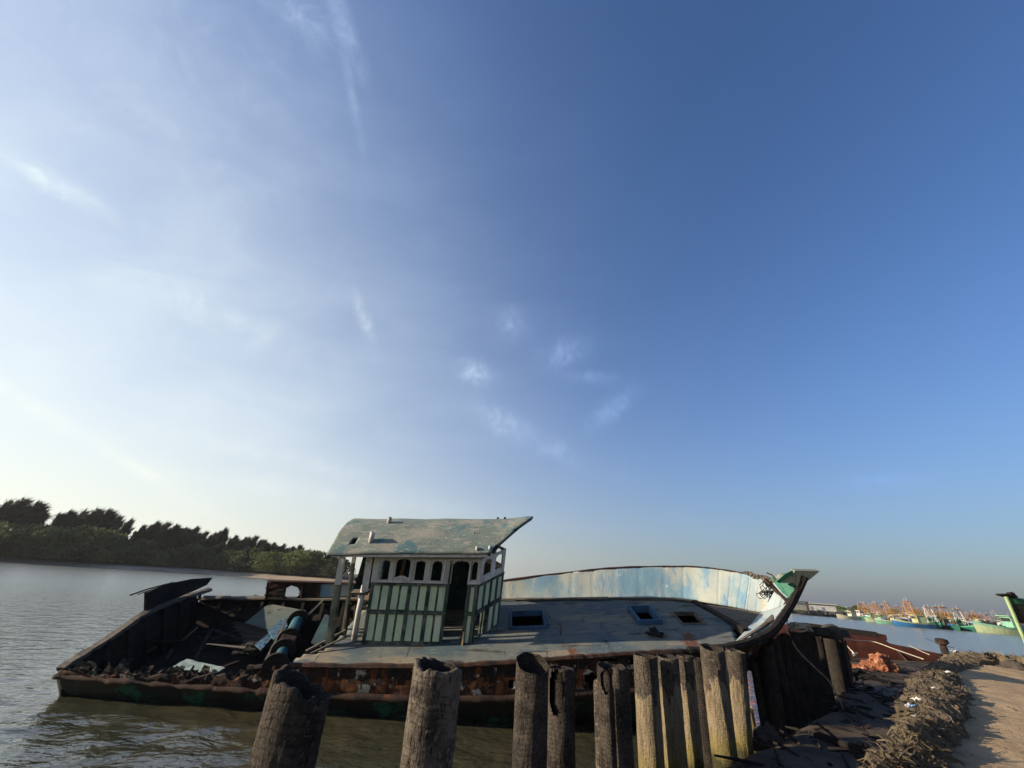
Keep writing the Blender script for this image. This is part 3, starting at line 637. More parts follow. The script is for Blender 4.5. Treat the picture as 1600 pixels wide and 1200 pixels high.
# near bow bulwark, lying well outboard, seen from inside
NB = [dk(1150, 1003), dk(1166, 985), dk(1179, 970), dk(1190, 958.5), yp(1212, 952, 1.93), yp(1232, 945, 1.80), yp(1240, 930, 1.82)]
NT = [yp(*p) for p in [(1152, 1007.5, .48), (1186, 994.5, .74), (1204, 981, .98), (1217, 964, 1.26), (1229, 947, 1.55), (1238, 935, 1.72), (1242, 926, 1.8)]]
MB().grid(60, 10, lambda u, v: curve(NB, u).lerp(curve(NT, u), v*.95) + V3((0, 0, .012*mnoise.noise(curve(NB, u)*4)))).build('near_bow_bulwark', 'bulw', boat, True, .04)
b = MB(); random.seed(6)
for i in range(4):
    b.beam(curve(NB, .02+.05*i).lerp(curve(NT, .02+.05*i), .80-.06*i) + V3((0, 0, .04)), curve(NB, .42+.02*i).lerp(curve(NT, .42+.02*i), .86-.05*i) + V3((0, 0, .05)), .05, .03, jit=.015)
b.build('bulwark_plank', 'woodgrey', boat)
b = MB(); NSH = [V3((5.2, yn(5.2)-.03, zs(5.2)-.03)), T[9]] + SHE
pts = [curve(NSH, i/90) + V3((0, 0, .01*n1(i*.2, 2.))) for i in range(91)]
b.tube(pts, [.085 + .015*n1(i*.35, 1) for i in range(91)], 7).build('sheer_strake', 'wooddark', boat)
# stem post and projecting prow board
b = MB(); sp_ = [V3((7.55, 1.85, -.6)), V3((8.0, 1.85, .08)), V3((8.4, 1.85, .52)), V3((8.72, 1.85, 1.02)), V3((8.93, 1.85, 1.38)), V3((9.08, 1.85, 1.68)), V3((9.16, 1.85, 1.9))]
b.tube([curve(sp_, i/30) for i in range(31)], [.09 + .05*i/30 + .012*n1(i*.4, 1) for i in range(31)], 8).build('stem_post', 'wooddark', boat)
pp = [(1222, 911), (1217, 905), (1224, 899), (1238, 898), (1243, 891.5), (1281, 892.5), (1266, 905), (1256, 911), (1247, 918), (1241, 911.5)]
fr = [yp(x, y, 1.77) for x, y in pp]; bk = [p + V3((0, .16, 0)) for p in fr]; n = len(fr)
cf, cb = sum(fr, V3())/n, sum(bk, V3())/n
b = MB().add(fr + bk + [cf, cb], [[2*n, (i+1) % n, i] for i in range(n)] + [[2*n+1, n+i, n+(i+1) % n] for i in range(n)] + [[i, (i+1) % n, n+(i+1) % n, n+i] for i in range(n)])
pr = b.build('prow_board', 'prow', boat)
b = MB(); q = [yp(1240, 897, 1.74), yp(1236, 899, 1.74), yp(1219, 911, 1.74), yp(1213, 909, 1.74), yp(1226, 897, 1.74), yp(1238, 891, 1.74)]
b.add(q, [[0, 1, 5], [1, 4, 5], [1, 2, 4], [2, 3, 4]]).build('green_sheet', 'green', pr, False, .02)
# --- stern: transom, ribs, rail, bulwark scraps, open hold
TX = -8.93
TR_ = [xp(x, y, TX) for x, y in ((94, 1046), (122, 1028), (150, 1010), (190, 984), (228, 958), (262, 943), (295, 931), (328, 921))]
def trz(y):
    return lerp(y, [q.y for q in TR_], [q.z for q in TR_])
MB().grid(60, 24, lambda u, v: V3((TX + .25*(1-v) + .03*mnoise.noise(V3((u*9, v*5, 1))), -.1 + 3.85*u, -1.95 + (1.95+trz(-.1+3.85*u)-.03)*v)), lambda u, v: not (u > .93 and n3((u*20, v*9, 0), 1) > .25)).build('transom', 'wooddark', boat, True, .07)
b = MB()
for i in range(14): b.beam(curve(TR_, i/14), curve(TR_, (i+1)/14+.004 if i < 13 else 1), .17, .09, jit=.016)
b.build('transom_rail', 'woodgrey', boat)
for i in range(7):
    y = .25 + i*.52; MB().beam((TX+.32, y, -1.75), (TX+.09, y + .03*n1(i, 1.), trz(y)-.06 - (.12 if i % 3 == 0 else 0)), .09, .10, up=(0, 1, 0), jit=.015).build('rib', 'wooddark', boat)
for i in range(8):
    x = -8.2 + i*.66; MB().beam((x, yf(x)-.45, -1.7), (x + .04, yf(x)-.09, zs(x)-.06), .08, .09, up=(1, 0, 0), jit=.015).build('rib', 'wooddark', boat)
# upper scrap on the far quarter
q = [xp(226, 957, -9.0), xp(227, 926, -9.0), xp(262, 912, -9.0), xp(300, 904.5, -8.95), xp(331, 902.5, -8.9), xp(322, 914, -8.9), xp(306, 921, -8.95), xp(268, 937, -9.0)]
cq = sum(q, V3())/8
qs = MB().add([cq] + q, [[0, i+1, (i+1) % 8+1] for i in range(8)]).build('quarter_plating', 'wooddark', boat, False, .06)
b = MB(); b.tube([xp(203, 930, -9.05), xp(232, 920, -9.05), xp(270, 910, -9.02)], .02, 5).tube([xp(215, 929, -9.05), xp(240, 920, -9.05), xp(268, 913, -9.02)], .013, 5)
b.build('bent_rod', 'rust', qs)
# far side rail and the holed bulwark ahead of it
b = MB(); x = -8.8; random.seed(12)
while x < -.2:
    w = random.uniform(.5, 1.2); b.beam((x, yf(x)-.03, zs(x)+.03 + random.uniform(-.012, .012)), (x+w, yf(x+w)-.03, zs(x+w)+.03), .17, .05, jit=.012); x += w
b.build('side_rail', 'woodgrey', boat)
def keep_bul(u, v):
    x = -6.95 + u*4.7
    if u < .03 + .02*n1(v, 7): return False
    d = math.hypot((x+5.98)/.24, (v-.36)/.40)
    return d > 1 + .18*n1(math.atan2(v-.36, x+5.98), 3)
bz = lambda x: lerp(x, [-7, -4.6, -2], [.06, .12, .25])
MB().grid(100, 20, lambda u, v: V3((-6.95+u*4.7, 3.72+.012*mnoise.noise(V3((u*20, v*6, 2))), zs(-6.95+u*4.7)+.03 + v*(bz(-6.95+u*4.7)-zs(-6.95+u*4.7)-.03))), keep_bul).build('stern_bulwark', 'rust', boat, True, .03)
b = MB().grid(24, 8, lambda u, v: V3((-5.1+u*2.0, 3.685, zs(-5.1+u*2)+.07 + v*.38))).build('blue_patch', 'bul', boat, False, .02)
for i in range(6):
    x = -6.75 + i*.55; MB().beam((x, 3.66, zs(x)+.04), (x-.01, 3.66, bz(x)-.02), .05, .06, up=(0, 1, 0), jit=.006).build('bulwark_stay', 'rust', boat)
MB().beam((-6.8, 3.68, bz(-6.8)+.02), (-2.4, 3.68, bz(-2.4)+.02), .12, .035, jit=.01).build('bulwark_cap', 'rust', boat)
# hold floor, bulkhead under the wheelhouse
MB().grid(40, 20, lambda u, v: V3((-8.7+5.4*u, .25+3.2*v, -1.55+.12*mnoise.noise(V3((u*8, v*6, 0)))))).build('hold_floor', 'wooddark', boat, False, .05)
MB().grid(20, 10, lambda u, v: V3((-3.2, .1+3.4*u, -1.6+1.3*v))).build('bulkhead', 'wooddark', boat, False, .05)
# broken deck pieces still fixed round the hold
q = [dk(383, 974, -.30), dk(420, 944, -.16), dk(478, 955, -.12), dk(440, 990, -.34)]
MB().grid(12, 8, lambda u, v: q[0].lerp(q[3], u).lerp(q[1].lerp(q[2], u), v)).build('deck_plate', 'greygreen', boat, False, .04)
random.seed(9)
for i in range(7):
    a = dk(360+5*i, 975+5.5*i, -.4).lerp(dk(366+3*i, 973+5*i, -.4), .5); c = dk(426+3*i, 984+4.5*i, -.36)
    MB().beam(a, c, .17, .045, jit=.025).build('deck_plank', 'wooddark', boat)
for i in range(4):
    MB().beam(dk(366+9*i, 1022-1*i, -.5), dk(392+9*i, 1000-3*i, -.42), .16, .04, jit=.02).build('deck_plank', 'wooddark', boat)
q = [dk(270, 1042, -.35), dk(292, 1030, -.30), dk(352, 1044, -.3), dk(330, 1055, -.38)]
MB().grid(10, 5, lambda u, v: q[0].lerp(q[3], u).lerp(q[1].lerp(q[2], u), v)+V3((0, 0, .03*mnoise.noise(V3((u*5, v*3, 0)))))).build('plating_scrap', 'palegreen', boat, False, .02)
for (A, B_, r, mt) in [((262, 1030, -.9), (300, 985, -.5), .035, 'wooddark'), ((190, 1038, -.6), (193, 1020, -.7), .03, 'woodgrey'), ((275, 975, -.7), (310, 962, -.5), .025, 'woodgrey'), ((300, 990, -.6), (345, 985, -.5), .03, 'wooddark'), ((330, 985, -.5), (385, 1003, -.5), .04, 'wooddark'), ((300, 1040, -.6), (330, 985, -.4), .04, 'wooddark'), ((355, 960, -.2), (400, 930, -.05), .03, 'wooddark'), ((480, 962, 0), (505, 938, .1), .025, 'woodgrey'), ((225, 1000, -.7), (235, 975, -.5), .03, 'wooddark')]:
    MB().beam(dk(*A), dk(*B_), r*2, r*1.6, jit=.01).build('broken_frame', mt, boat)
for (A, B_, C_, D_, dz) in [((418, 985), (452, 960), (462, 966), (428, 1000), -.2), ((398, 1008), (424, 988), (430, 992), (408, 1016), -.3)]:
    q = [dk(*p, dz) for p in (A, B_, C_, D_)]
    MB().grid(8, 4, lambda u, v: q[0].lerp(q[1], u).lerp(q[3].lerp(q[2], u), v)+V3((0, 0, .04*mnoise.noise(V3((u*6, v*4, 3)))))).build('blue_board', 'blueplank', boat, False, .03)
random.seed(44)
for i in range(16):
    a = dk(random.uniform(190, 420), random.uniform(960, 1035), random.uniform(-.75, -.35)); d = V3((random.gauss(0, .5), random.gauss(0, .5), random.gauss(.1, .22)))
    MB().beam(a, a+d, random.uniform(.03, .09), random.uniform(.02, .05), jit=.015).build('broken_frame', random.choice(('woodgrey', 'wooddark', 'rust')), boat)
# --- trawl winch, lying skewed across the hold edge
wa, wb_ = dk(431, 1040, .0), dk(469, 963, .02); ax = (wb_-wa)
winch = MB().tube([wa.lerp(wb_, -.05), wa.lerp(wb_, 1.12)], .05, 10).build('winch', 'rust', boat, True)
def seg(a, c, r, mt, nm, n=16, prof=None):
    pts = [wa.lerp(wb_, a+(c-a)*i/8) for i in range(9)]; return MB().tube(pts, prof or r, n).build(nm, mt, winch, mt == 'teal')
seg(.0, .22, .13, 'teal', 'drum'); seg(.50, .86, .15, 'teal', 'drum')
for f in (.24, .45, .88, -.02): seg(f, f+.025, .27, 'wooddark', 'flange', 20)
seg(1.0, 1.07, .10, 'rust', 'warping_head', 12)
p = wa.lerp(wb_, .36); MB().box(p, (.34, .30, .34), Euler((0, .2, .3)).to_matrix(), jit=.02).build('gear_case', 'fender', winch, bevel=.02)
MB().beam(wa.lerp(wb_, .1)+V3((-.3, 0, -.05)), wa.lerp(wb_, .9)+V3((-.3, 0, .05)), .05, .05).build('winch_frame', 'woodgrey', winch)
MB().beam(dk(478, 1018, .0), dk(540, 985, .25), .05, .05).build('winch_brace', 'woodgrey', winch)
MB().beam(dk(484, 1022, .0), dk(545, 993, .25), .035, .035).build('winch_brace', 'woodgrey', winch)
q = [dk(486, 1004, .0), dk(508, 960, .05), dk(526, 968, .05), dk(502, 1010, 0)]
MB().grid(6, 4, lambda u, v: q[0].lerp(q[1], u).lerp(q[3].lerp(q[2], u), v)).build('guard_plate', 'tealdark', winch, False, .03)
# --- wheelhouse
WY = .85
def Pw(u, w, d=0.): return V3((u + .045*w, WY-d, w - .03 + .045*u))
A0, A1 = -2.66, .04
DR = (-.69, -.20)
def wallbox(b, u0, u1, w0, w1, d0, d1, P=Pw, jit=0.):
    vs = [P(u, w, d) + V3((random.uniform(-jit, jit), 0, random.uniform(-jit, jit))) for d in (d0, d1) for (u, w) in ((u0, w0), (u1, w0), (u1, w1), (u0, w1))]
    return b.add(vs, [[0, 1, 2, 3], [7, 6, 5, 4], [0, 4, 5, 1], [1, 5, 6, 2], [2, 6, 7, 3], [3, 7, 4, 0]])
random.seed(21)
def front(P, L, holes, cols, tiers, skip=()):
    """boarded wall: backing, battens; returns panel boxes"""
    b = MB(); out = []
    for (u0, u1) in cols['back']:
        for (w0, w1) in tiers: wallbox(b, u0, u1, w0, w1, -.03, 0, P)
    for u in cols['bat']:
        wallbox(b, u-.035, u+.035, .0, 1.40, .001, .04, P, .006)
    return b
def panels(P, spans, tiers, parent, skip=()):
    for i, (u0, u1) in enumerate(spans):
        for j, (w0, w1) in enumerate(tiers):
            if (i, j) in skip: continue
            b = MB(); wallbox(b, u0, u1, w0 + random.uniform(0, .02), w1 - random.uniform(0, .02), .002, .018, P, .003); b.build('wall_panel', 'panel', parent)
TI = [(.06, .70), (.79, 1.38)]
pit = (DR[0]-.06 - A0)/8
b = front(Pw, 0, 0, dict(back=[(A0, DR[0]), (DR[1], A1)], bat=[A0+.03 + i*2*pit for i in range(5)] + [DR[1]+.03, A1-.03]), [(.0, 1.43)])
wallbox(b, A0, DR[0], .71, .77, .002, .055); wallbox(b, DR[1], A1, .71, .77, .002, .055)
wallbox(b, A0, DR[0], 1.385, 1.43, .002, .06); wallbox(b, DR[1], A1, 1.385, 1.43, .002, .06); wallbox(b, A0, DR[0], -.02, .055, .002, .05); wallbox(b, DR[1], A1, -.02, .055, .002, .05)
wh = b.build('wheelhouse', 'batten', boat)
panels(Pw, [(A0+.03+(i//2)*2*pit + (.05 if i % 2 == 0 else pit+.028), A0+.03+(i//2)*2*pit + (pit-.028 if i % 2 == 0 else 2*pit-.05)) for i in range(8)] + [(DR[1]+.075, A1-.075)], TI, wh)
# second, thinner rib in the middle of each pair of boards
# V-shaped front of the wheelhouse
FA, FB = V3((A1, WY, 0)), V3((.66, 1.85, 0)); fe = (FB-FA).normalized(); fn_ = V3((fe.y, -fe.x, 0)); FLn = (FB-FA).length
def Pf(u, w, d=0.):
    p = FA + fe*u + fn_*d; return V3((p.x + .045*w, p.y, w - .03 + .045*p.x))
FB2 = V3((A1, 2.85, 0)); fe2 = (FB2-FB).normalized(); fn2 = V3((fe2.y, -fe2.x, 0))
def Pg(u, w, d=0.):
    p = FB + fe2*u + fn2*d; return V3((p.x + .045*w, p.y, w - .03 + .045*p.x))
fpit = FLn/4
def keep_hole(u, w): return True
b = MB()
for P in (Pf, Pg):
    lo_hole = P is Pf
    wallbox(b, .0 if not lo_hole else fpit*1.55, FLn, 0, .72, -.03, 0, P); wallbox(b, 0, FLn, .72, 1.43, -.03, 0, P)
    for i in range(5): wallbox(b, max(0, i*fpit-.035), min(FLn, i*fpit+.035), 0, 1.40, .001, .04, P, .006)
    wallbox(b, 0, FLn, .70, .77, .002, .055, P); wallbox(b, 0, FLn, 1.38, 1.43, .002, .055, P); wallbox(b, 0, FLn, -.02, .05, .002, .05, P)
vf = b.build('front_wall', 'batten', wh)
panels(Pf, [(i*fpit+.055, (i+1)*fpit-.055) for i in range(4)], TI, wh, skip=((0, 0), (1, 0)))
panels(Pg, [(i*fpit+.055, (i+1)*fpit-.055) for i in range(4)], TI, wh)
def band(P, L0, L1, wins, name='window_band', frames=True, mat='white'):
    w0, w1 = 1.44, 2.05; nu = int((L1-L0)/.02); nv = 30
    def inside(u, w):
        for (a, c, lo_, hi) in wins:
            m_ = (a+c)/2; h = (c-a)/2
            if a < u < c and lo_ < w < hi - .05*((u-m_)/h)**2 - (.03 if abs(u-m_) > h*.85 else 0): return True
        return False
    o = MB().grid(nu, nv, lambda u, v: P(L0+(L1-L0)*u, w0+(w1-w0)*v, .01), lambda u, v: not inside(L0+(L1-L0)*u, w0+(w1-w0)*v)).build(name, mat, wh, False, .035)
    return o
WN = [(-2.49, -2.25, 1.51, 1.98), (-2.10, -1.73, 1.57, 2.02), (-1.61, -1.35, 1.51, 1.98), (-1.19, -.92, 1.51, 1.98), (-.15, -.015, 1.54, 1.99), (DR[0]+.03, DR[1]-.02, 1.3, 2.0)]
band(Pw, A0-.02, A1, WN)
for (a, c, lo_, hi) in WN[:5]:
    b = MB()
    for u in (a-.06, c+.06): wallbox(b, u-.022, u+.022, 1.45, 2.03, .03, .06, Pw, .004)
    wallbox(b, a-.036, c+.036, 1.455, 1.50, .03, .065)
    b.build('window_frame', 'white', wh)
b = MB(); m_ = (WN[1][0]+WN[1][1])/2
b.grid(20, 4, lambda u, v: Pw(WN[1][0]+(WN[1][1]-WN[1][0])*u, 1.50+.04*v+(.07*(1-(2*u-1)**2))*(1-.0), .02)).build('window_frame', 'white', wh, False, .02)
band(Pf, 0, FLn, [(.14, .50, 1.60, 1.98), (.68, 1.04, 1.60, 1.98)])
band(Pg, 0, FLn, [(.14, .50, 1.60, 1.98), (.68, 1.04, 1.60, 1.98)])
for k, P in ((0, Pf), (1, Pf)):
    a = (.14, .68)[k]; b = MB()
    b.grid(14, 3, lambda u, v: P(a+.36*u, 1.49+.03*v+.07*(1-(2*u-1)**2), .02)); b.build('window_frame', 'white', wh, False, .02)
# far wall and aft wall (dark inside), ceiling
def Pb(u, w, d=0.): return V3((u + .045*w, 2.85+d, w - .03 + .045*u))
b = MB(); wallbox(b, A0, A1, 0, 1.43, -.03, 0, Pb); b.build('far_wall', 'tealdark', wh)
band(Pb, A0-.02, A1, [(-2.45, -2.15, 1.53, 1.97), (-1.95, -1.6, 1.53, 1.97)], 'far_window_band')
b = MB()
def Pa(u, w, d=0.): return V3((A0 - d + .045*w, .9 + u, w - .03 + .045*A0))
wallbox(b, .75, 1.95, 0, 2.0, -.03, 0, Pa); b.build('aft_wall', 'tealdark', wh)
MB().beam((-2.5, 1.3, .55), (-1.4, 1.3, .60), .35, .06).build('bench', 'woodgrey', wh)
MB().beam((-2.3, 2.2, .0), (-2.1, 2.1, 1.7), .1, .05).build('inner_post', 'tan', wh); MB().beam((-2.0, 2.3, 1.62), (-1.6, 2.3, 1.70), .05, .14).build('shelf', 'tan', wh)
# door threshold
b = MB(); b.beam(Pw(-1.15, -.05, .10), Pw(-.16, -.06, .10), .10, .05).beam(Pw(-.17, -.06, .08), Pw(-.17, .35, .05), .05, .05); b.build('door_sill', 'tan', wh)
b = MB(); wallbox(b, DR[0]-.04, DR[0]+.01, 0, 2.0, .0, .05); wallbox(b, DR[1]-.02, DR[1]+.03, 0, 2.0, .0, .05); b.build('door_frame', 'batten', wh)
MB().beam((-3.48, .70, -.27), (-.1, .74, -.08), .14, .13, jit=.02).build('sole_beam', 'woodgrey', wh)
MB().beam((A1, .80, -.07), (.7, 1.85, -.0), .12, .10, jit=.015).build('sole_beam', 'woodgrey', wh)
# porch: posts, pipe, loose boards fixed under the roof
for (x, y, zsplit, zt, w) in ((-3.43, .75, 1.22, 1.93, .14), (-3.40, 1.55, 1.5, 2.2, .09), (-3.40, 2.9, 1.2, 2.0, .12)):
    MB().beam((x, y, -.26), (x+.03, y, zsplit), w, w, jit=.012).build('post', 'batten', wh)
    MB().beam((x+.03, y, zsplit), (x+.06, y, zt), w*.95, w*.95, jit=.008).build('post', 'white', wh)
MB().beam((-2.75, .86, 1.05), (-2.72, .86, 1.97), .16, .05, up=(0, 1, 0)).build('post', 'white', wh)
MB().tube([(-2.90, .93, -.16), (-2.86, .93, .6), (-2.80, .93, 1.16)], .07, 12).build('exhaust_pipe', 'pvc', wh, True)
MB().beam((-2.80, .87, 1.12), (-2.76, .87, 1.36), .07, .03, up=(0, 1, 0)).build('blue_strip', 'bluepaint', wh)
MB().box((-2.98, 1.75, 1.30), (.5, .06, 1.15), Euler((0, .16, .2)).to_matrix()).build('leaning_board', 'tealdark', wh)
MB().box((-2.80, 2.1, 1.35), (.45, .05, 1.0), Euler((0, .1, -.1)).to_matrix()).build('leaning_board', 'bluepaint', wh)
MB().beam((-3.10, .95, .98), (-2.68, .95, 1.0), .22, .06, jit=.01).build('shelf', 'woodgrey', wh)
MB().box((-3.05, 1.9, .52), (.42, .5, .05), Euler((.1, .05, .3)).to_matrix()).build('shelf', 'tan', wh)
for (a, c) in (((-3.25, 1.2, -.2), (-3.2, 1.2, .6)), ((-3.05, 1.4, -.2), (-3.1, 1.35, .5)), ((-3.3, 1.5, .35), (-2.75, 1.4, .45)), ((-3.3, 1.7, 1.0), (-2.8, 1.7, 1.45))):
    MB().beam(a, c, .07, .06, jit=.012).build('broken_frame', 'wooddark', wh)
# roof: arched sheet, pointed over the bow end
def ze(x): return 2.22 + .065*x
def rz(x, y): return ze(x) + .54*(1-((y-1.85)/1.3)**2)
def xfr(y): return .36 + 1.12*(1-abs((y-1.85)/1.3)**1.25)
def rf(u, v):
    y = .55 + 2.6*v; x0 = -3.70; x = x0 + (xfr(y)-x0)*u
    sag = .02*mnoise.noise(V3((x*1.5, y*1.5, 0))) + .03*math.sin(x*2.2)*(.5-abs(v-.5))*0 + (-.04*sm(-x, 2.6, 3.4) if v < .2 else 0)
    lift = .10*sm(u, .86, 1.0)*(1-abs(2*v-1))
    return V3((x, y, rz(x, y) + sag + lift))
roof = MB().grid(96, 44, rf, lambda u, v: not (.105 < u < .135 and .10 < v < .16) and not (u > .985 and n1(v, 9) > .25)).build('roof', 'roof', wh, True, .045)
b = MB()
for v, y in ((0, .6), (1, 3.1)): b.beam((-3.62, y, ze(-3.6)-.045), (.34, y, ze(.34)-.045), .05, .08, jit=.006)
b.build('eave_board', 'white', wh)
b = MB()
for v in [i/10 for i in range(10)]:
    b.beam(rf(1, v)-V3((.05, 0, .045)), rf(1, v+.1)-V3((.05, 0, .045)), .05, .05); b.beam(rf(0, v)-V3((-.04, 0, .04)), rf(0, v+.1)-V3((-.04, 0, .04)), .05, .06)
b.build('roof_edge', 'wooddark', wh)
MB().grid(30, 12, lambda u, v: rf(.04+.9*u, .06+.88*v)-V3((0, 0, .09))).build('ceiling', 'wooddark', wh)
def roof_hit(px, py):
    best = None
    for i in range(260):
        y = .5+i*.008; p = yp(px, py, y); e = abs(p.z - rz(p.x, y))
        if best is None or e < best[0]: best = (e, p)
        if e < .01: return p
    return best[1]
for (px, py, h, r) in ((579, 847, .26, .055), (607, 818, .17, .05)):
    p = roof_hit(px, py); ring = 14; b = MB()
    b.tube([p-V3((0, 0, .03)), p+V3((.03, 0, h))], r, ring, False); b.build('vent_pipe', 'pvc', wh, True, .012)
for (px, py) in ((745, 860), (765, 859)):
    p = roof_hit(px, py); MB().tube([p-V3((0, 0, .02)), p+V3((0, 0, .09))], .035, 10).build('roof_stub', 'pvc', wh, True)
p = roof_hit(741, 836); MB().beam(p, p+V3((.01, 0, .08)), .02, .02).build('roof_stub', 'rust', wh)
for px in (753, 771):
    p = rf(.83 if px == 753 else .87, .60); MB().box(p+V3((0, 0, .04)), (.06, .05, .06), jit=.01).build('roof_stub', 'rust', wh)
# --- loose things lying on the boat
def thing(o, label, cat, group=None): return tag(o, label, cat, group)
def place(o, mat=BM): o.matrix_world = mat; return o
p = dk(1024, 990, .05); b = MB(); random.seed(31)
for i in range(5): b.box(p+V3((random.gauss(0, .12), random.gauss(0, .05), .02)), (.28, .10, .05), Euler((random.gauss(0, .3), random.gauss(0, .3), random.gauss(0, .4))).to_matrix(), jit=.03)
thing(place(b.build('wood_scrap', 'wooddark')), 'small heap of dark broken wood lying on the trawler deck below the hatches', 'scrap')
p0 = yp(1193, 908, 2.3); b = MB(); random.seed(32)
for i in range(9):
    pts = [p0 + V3((0, 0, 0))]; a = p0 + V3((random.uniform(-.12, .28), -.03, -.22))
    for k in range(1, 9):
        t = k/8; pts.append(p0.lerp(a, t) + V3((.22*math.sin(t*6.3+i)*random.uniform(.5, 1), -.05, -.30*math.sin(t*3.1)*random.uniform(.5, 1.2))))
    b.tube(pts, .011, 4, False)
thing(place(b.build('rope_tangle', 'roped', None, True)), 'thin dark tangle of rope hanging from the bow bulwark cap', 'rope')
b = MB(); b.tube([yp(1198, 895, 2.3), yp(1206, 898, 2.2), yp(1212, 905, 2.1)], .02, 5)
thing(place(b.build('bent_rod', 'rust')), 'short dark rod sticking up from the bulwark beside the prow', 'rod')
# ------------------------------------------------------------------ palm-trunk piles
def bark_mat(name, c1, c2, c3, algae=False, ztop=2.):
    M = bpy.data.materials.new(name); M.use_nodes = True; nt = M.node_tree; bs = nt.nodes['Principled BSDF']
    t = NN(nt, 'ShaderNodeTexCoord'); P = t.outputs['Object']; oi = NN(nt, 'ShaderNodeObjectInfo')
    off = vmath(nt, 'SCALE', (9.3, 5.1, 4.7)); nt.links.new(oi.outputs['Random'], off.inputs['Scale'])
    P2 = vmath(nt, 'ADD', P, off.outputs[0]).outputs[0]
    sp = NN(nt, 'ShaderNodeSeparateXYZ'); nt.links.new(P2, sp.inputs[0])
    wob = noise(nt, vmath(nt, 'MULTIPLY', P2, (5, 5, 2)).outputs[0], 1., 3, .6)
    ph = math_n(nt, 'FRACT', math_n(nt, 'MULTIPLY_ADD', sp.outputs[2], 21., math_n(nt, 'MULTIPLY', wob, 3.2)))
    ring = maprange(nt, ph, .0, .30)                                  # dark leaf-scar line, then a slow shoulder
    ring = math_n(nt, 'MULTIPLY', ring, maprange(nt, ph, 1.0, .86))
    crk = noise(nt, vmath(nt, 'MULTIPLY', P2, (46, 46, 9)).outputs[0], 1.0, 4, .65, .2)
    c = mixc(nt, maprange(nt, noise(nt, P2, 3.2, 8, .7), .38, .64), c1, c2)
    c = mixc(nt, maprange(nt, noise(nt, P2, 22, 5, .7), .52, .70), c, tuple(x*1.45 for x in c1))
    c = mixc(nt, math_n(nt, 'MULTIPLY', maprange(nt, ring, .75, .1), maprange(nt, noise(nt, P2, 6, 4, .6), .35, .6, .05, .40)), c, c3)
    c = mixc(nt, maprange(nt, crk, .43, .34), c, c3)
    if algae:
        s3 = NN(nt, 'ShaderNodeSeparateXYZ'); nt.links.new(P, s3.inputs[0])
        kk = maprange(nt, math_n(nt, 'MULTIPLY_ADD', noise(nt, vmath(nt, 'MULTIPLY', P2, (5, 5, 1.6)).outputs[0], 1., 6, .6), -1.7, s3.outputs[2]), 1.53, 1.47)
        pale = mixc(nt, maprange(nt, noise(nt, vmath(nt, 'MULTIPLY', P2, (20, 20, 2)).outputs[0], 1., 5, .65), .35, .6), (.115, .093, .062), (.20, .163, .108))
        pale = mixc(nt, maprange(nt, crk, .42, .34), pale, (.08, .06, .04))
        c = mixc(nt, kk, c, pale)
        s2 = NN(nt, 'ShaderNodeSeparateXYZ'); nt.links.new(P, s2.inputs[0])
        k = maprange(nt, math_n(nt, 'MULTIPLY_ADD', noise(nt, P2, 4, 6, .7), .7, s2.outputs[2]), 2.1, 1.65)
        c = mixc(nt, math_n(nt, 'MULTIPLY', k, .75), c, (.15, .125, .03))
        k2 = maprange(nt, math_n(nt, 'MULTIPLY_ADD', noise(nt, P2, 4, 6, .7), .5, s2.outputs[2]), 1.7, 1.45)
        c = mixc(nt, k2, c, (.04, .038, .018))
    nt.links.new(c, bs.inputs['Base Color']); bs.inputs['Roughness'].default_value = .95; bs.inputs['Specular IOR Level'].default_value = .1
    bp = NN(nt, 'ShaderNodeBump'); bp.inputs['Strength'].default_value = 1.; bp.inputs['Distance'].default_value = .02
    nt.links.new(math_n(nt, 'MULTIPLY_ADD', ring, .22, math_n(nt, 'MULTIPLY_ADD', crk, 1.5, noise(nt, P2, 30, 5, .7))), bp.inputs['Height']); nt.links.new(bp.outputs[0], bs.inputs['Normal'])
    return M
MAT['bark'] = bark_mat('palm_bark', (.125, .108, .088), (.040, .034, .029), (.008, .007, .006))
MAT['barklight'] = bark_mat('bleached_palm_bark', (.085, .072, .056), (.040, .034, .028), (.010, .008, .007), True)
MAT['barkmid'] = bark_mat('dark_palm_bark', (.060, .051, .042), (.022, .019, .017), (.006, .005, .005))
MAT['barkdark'] = bark_mat('shaded_and_rotten_bark', (.022, .019, .017), (.040, .033, .027), (.006, .006, .006))  # boat's shade on the trunk row put into the colour; also rotten hollow insides
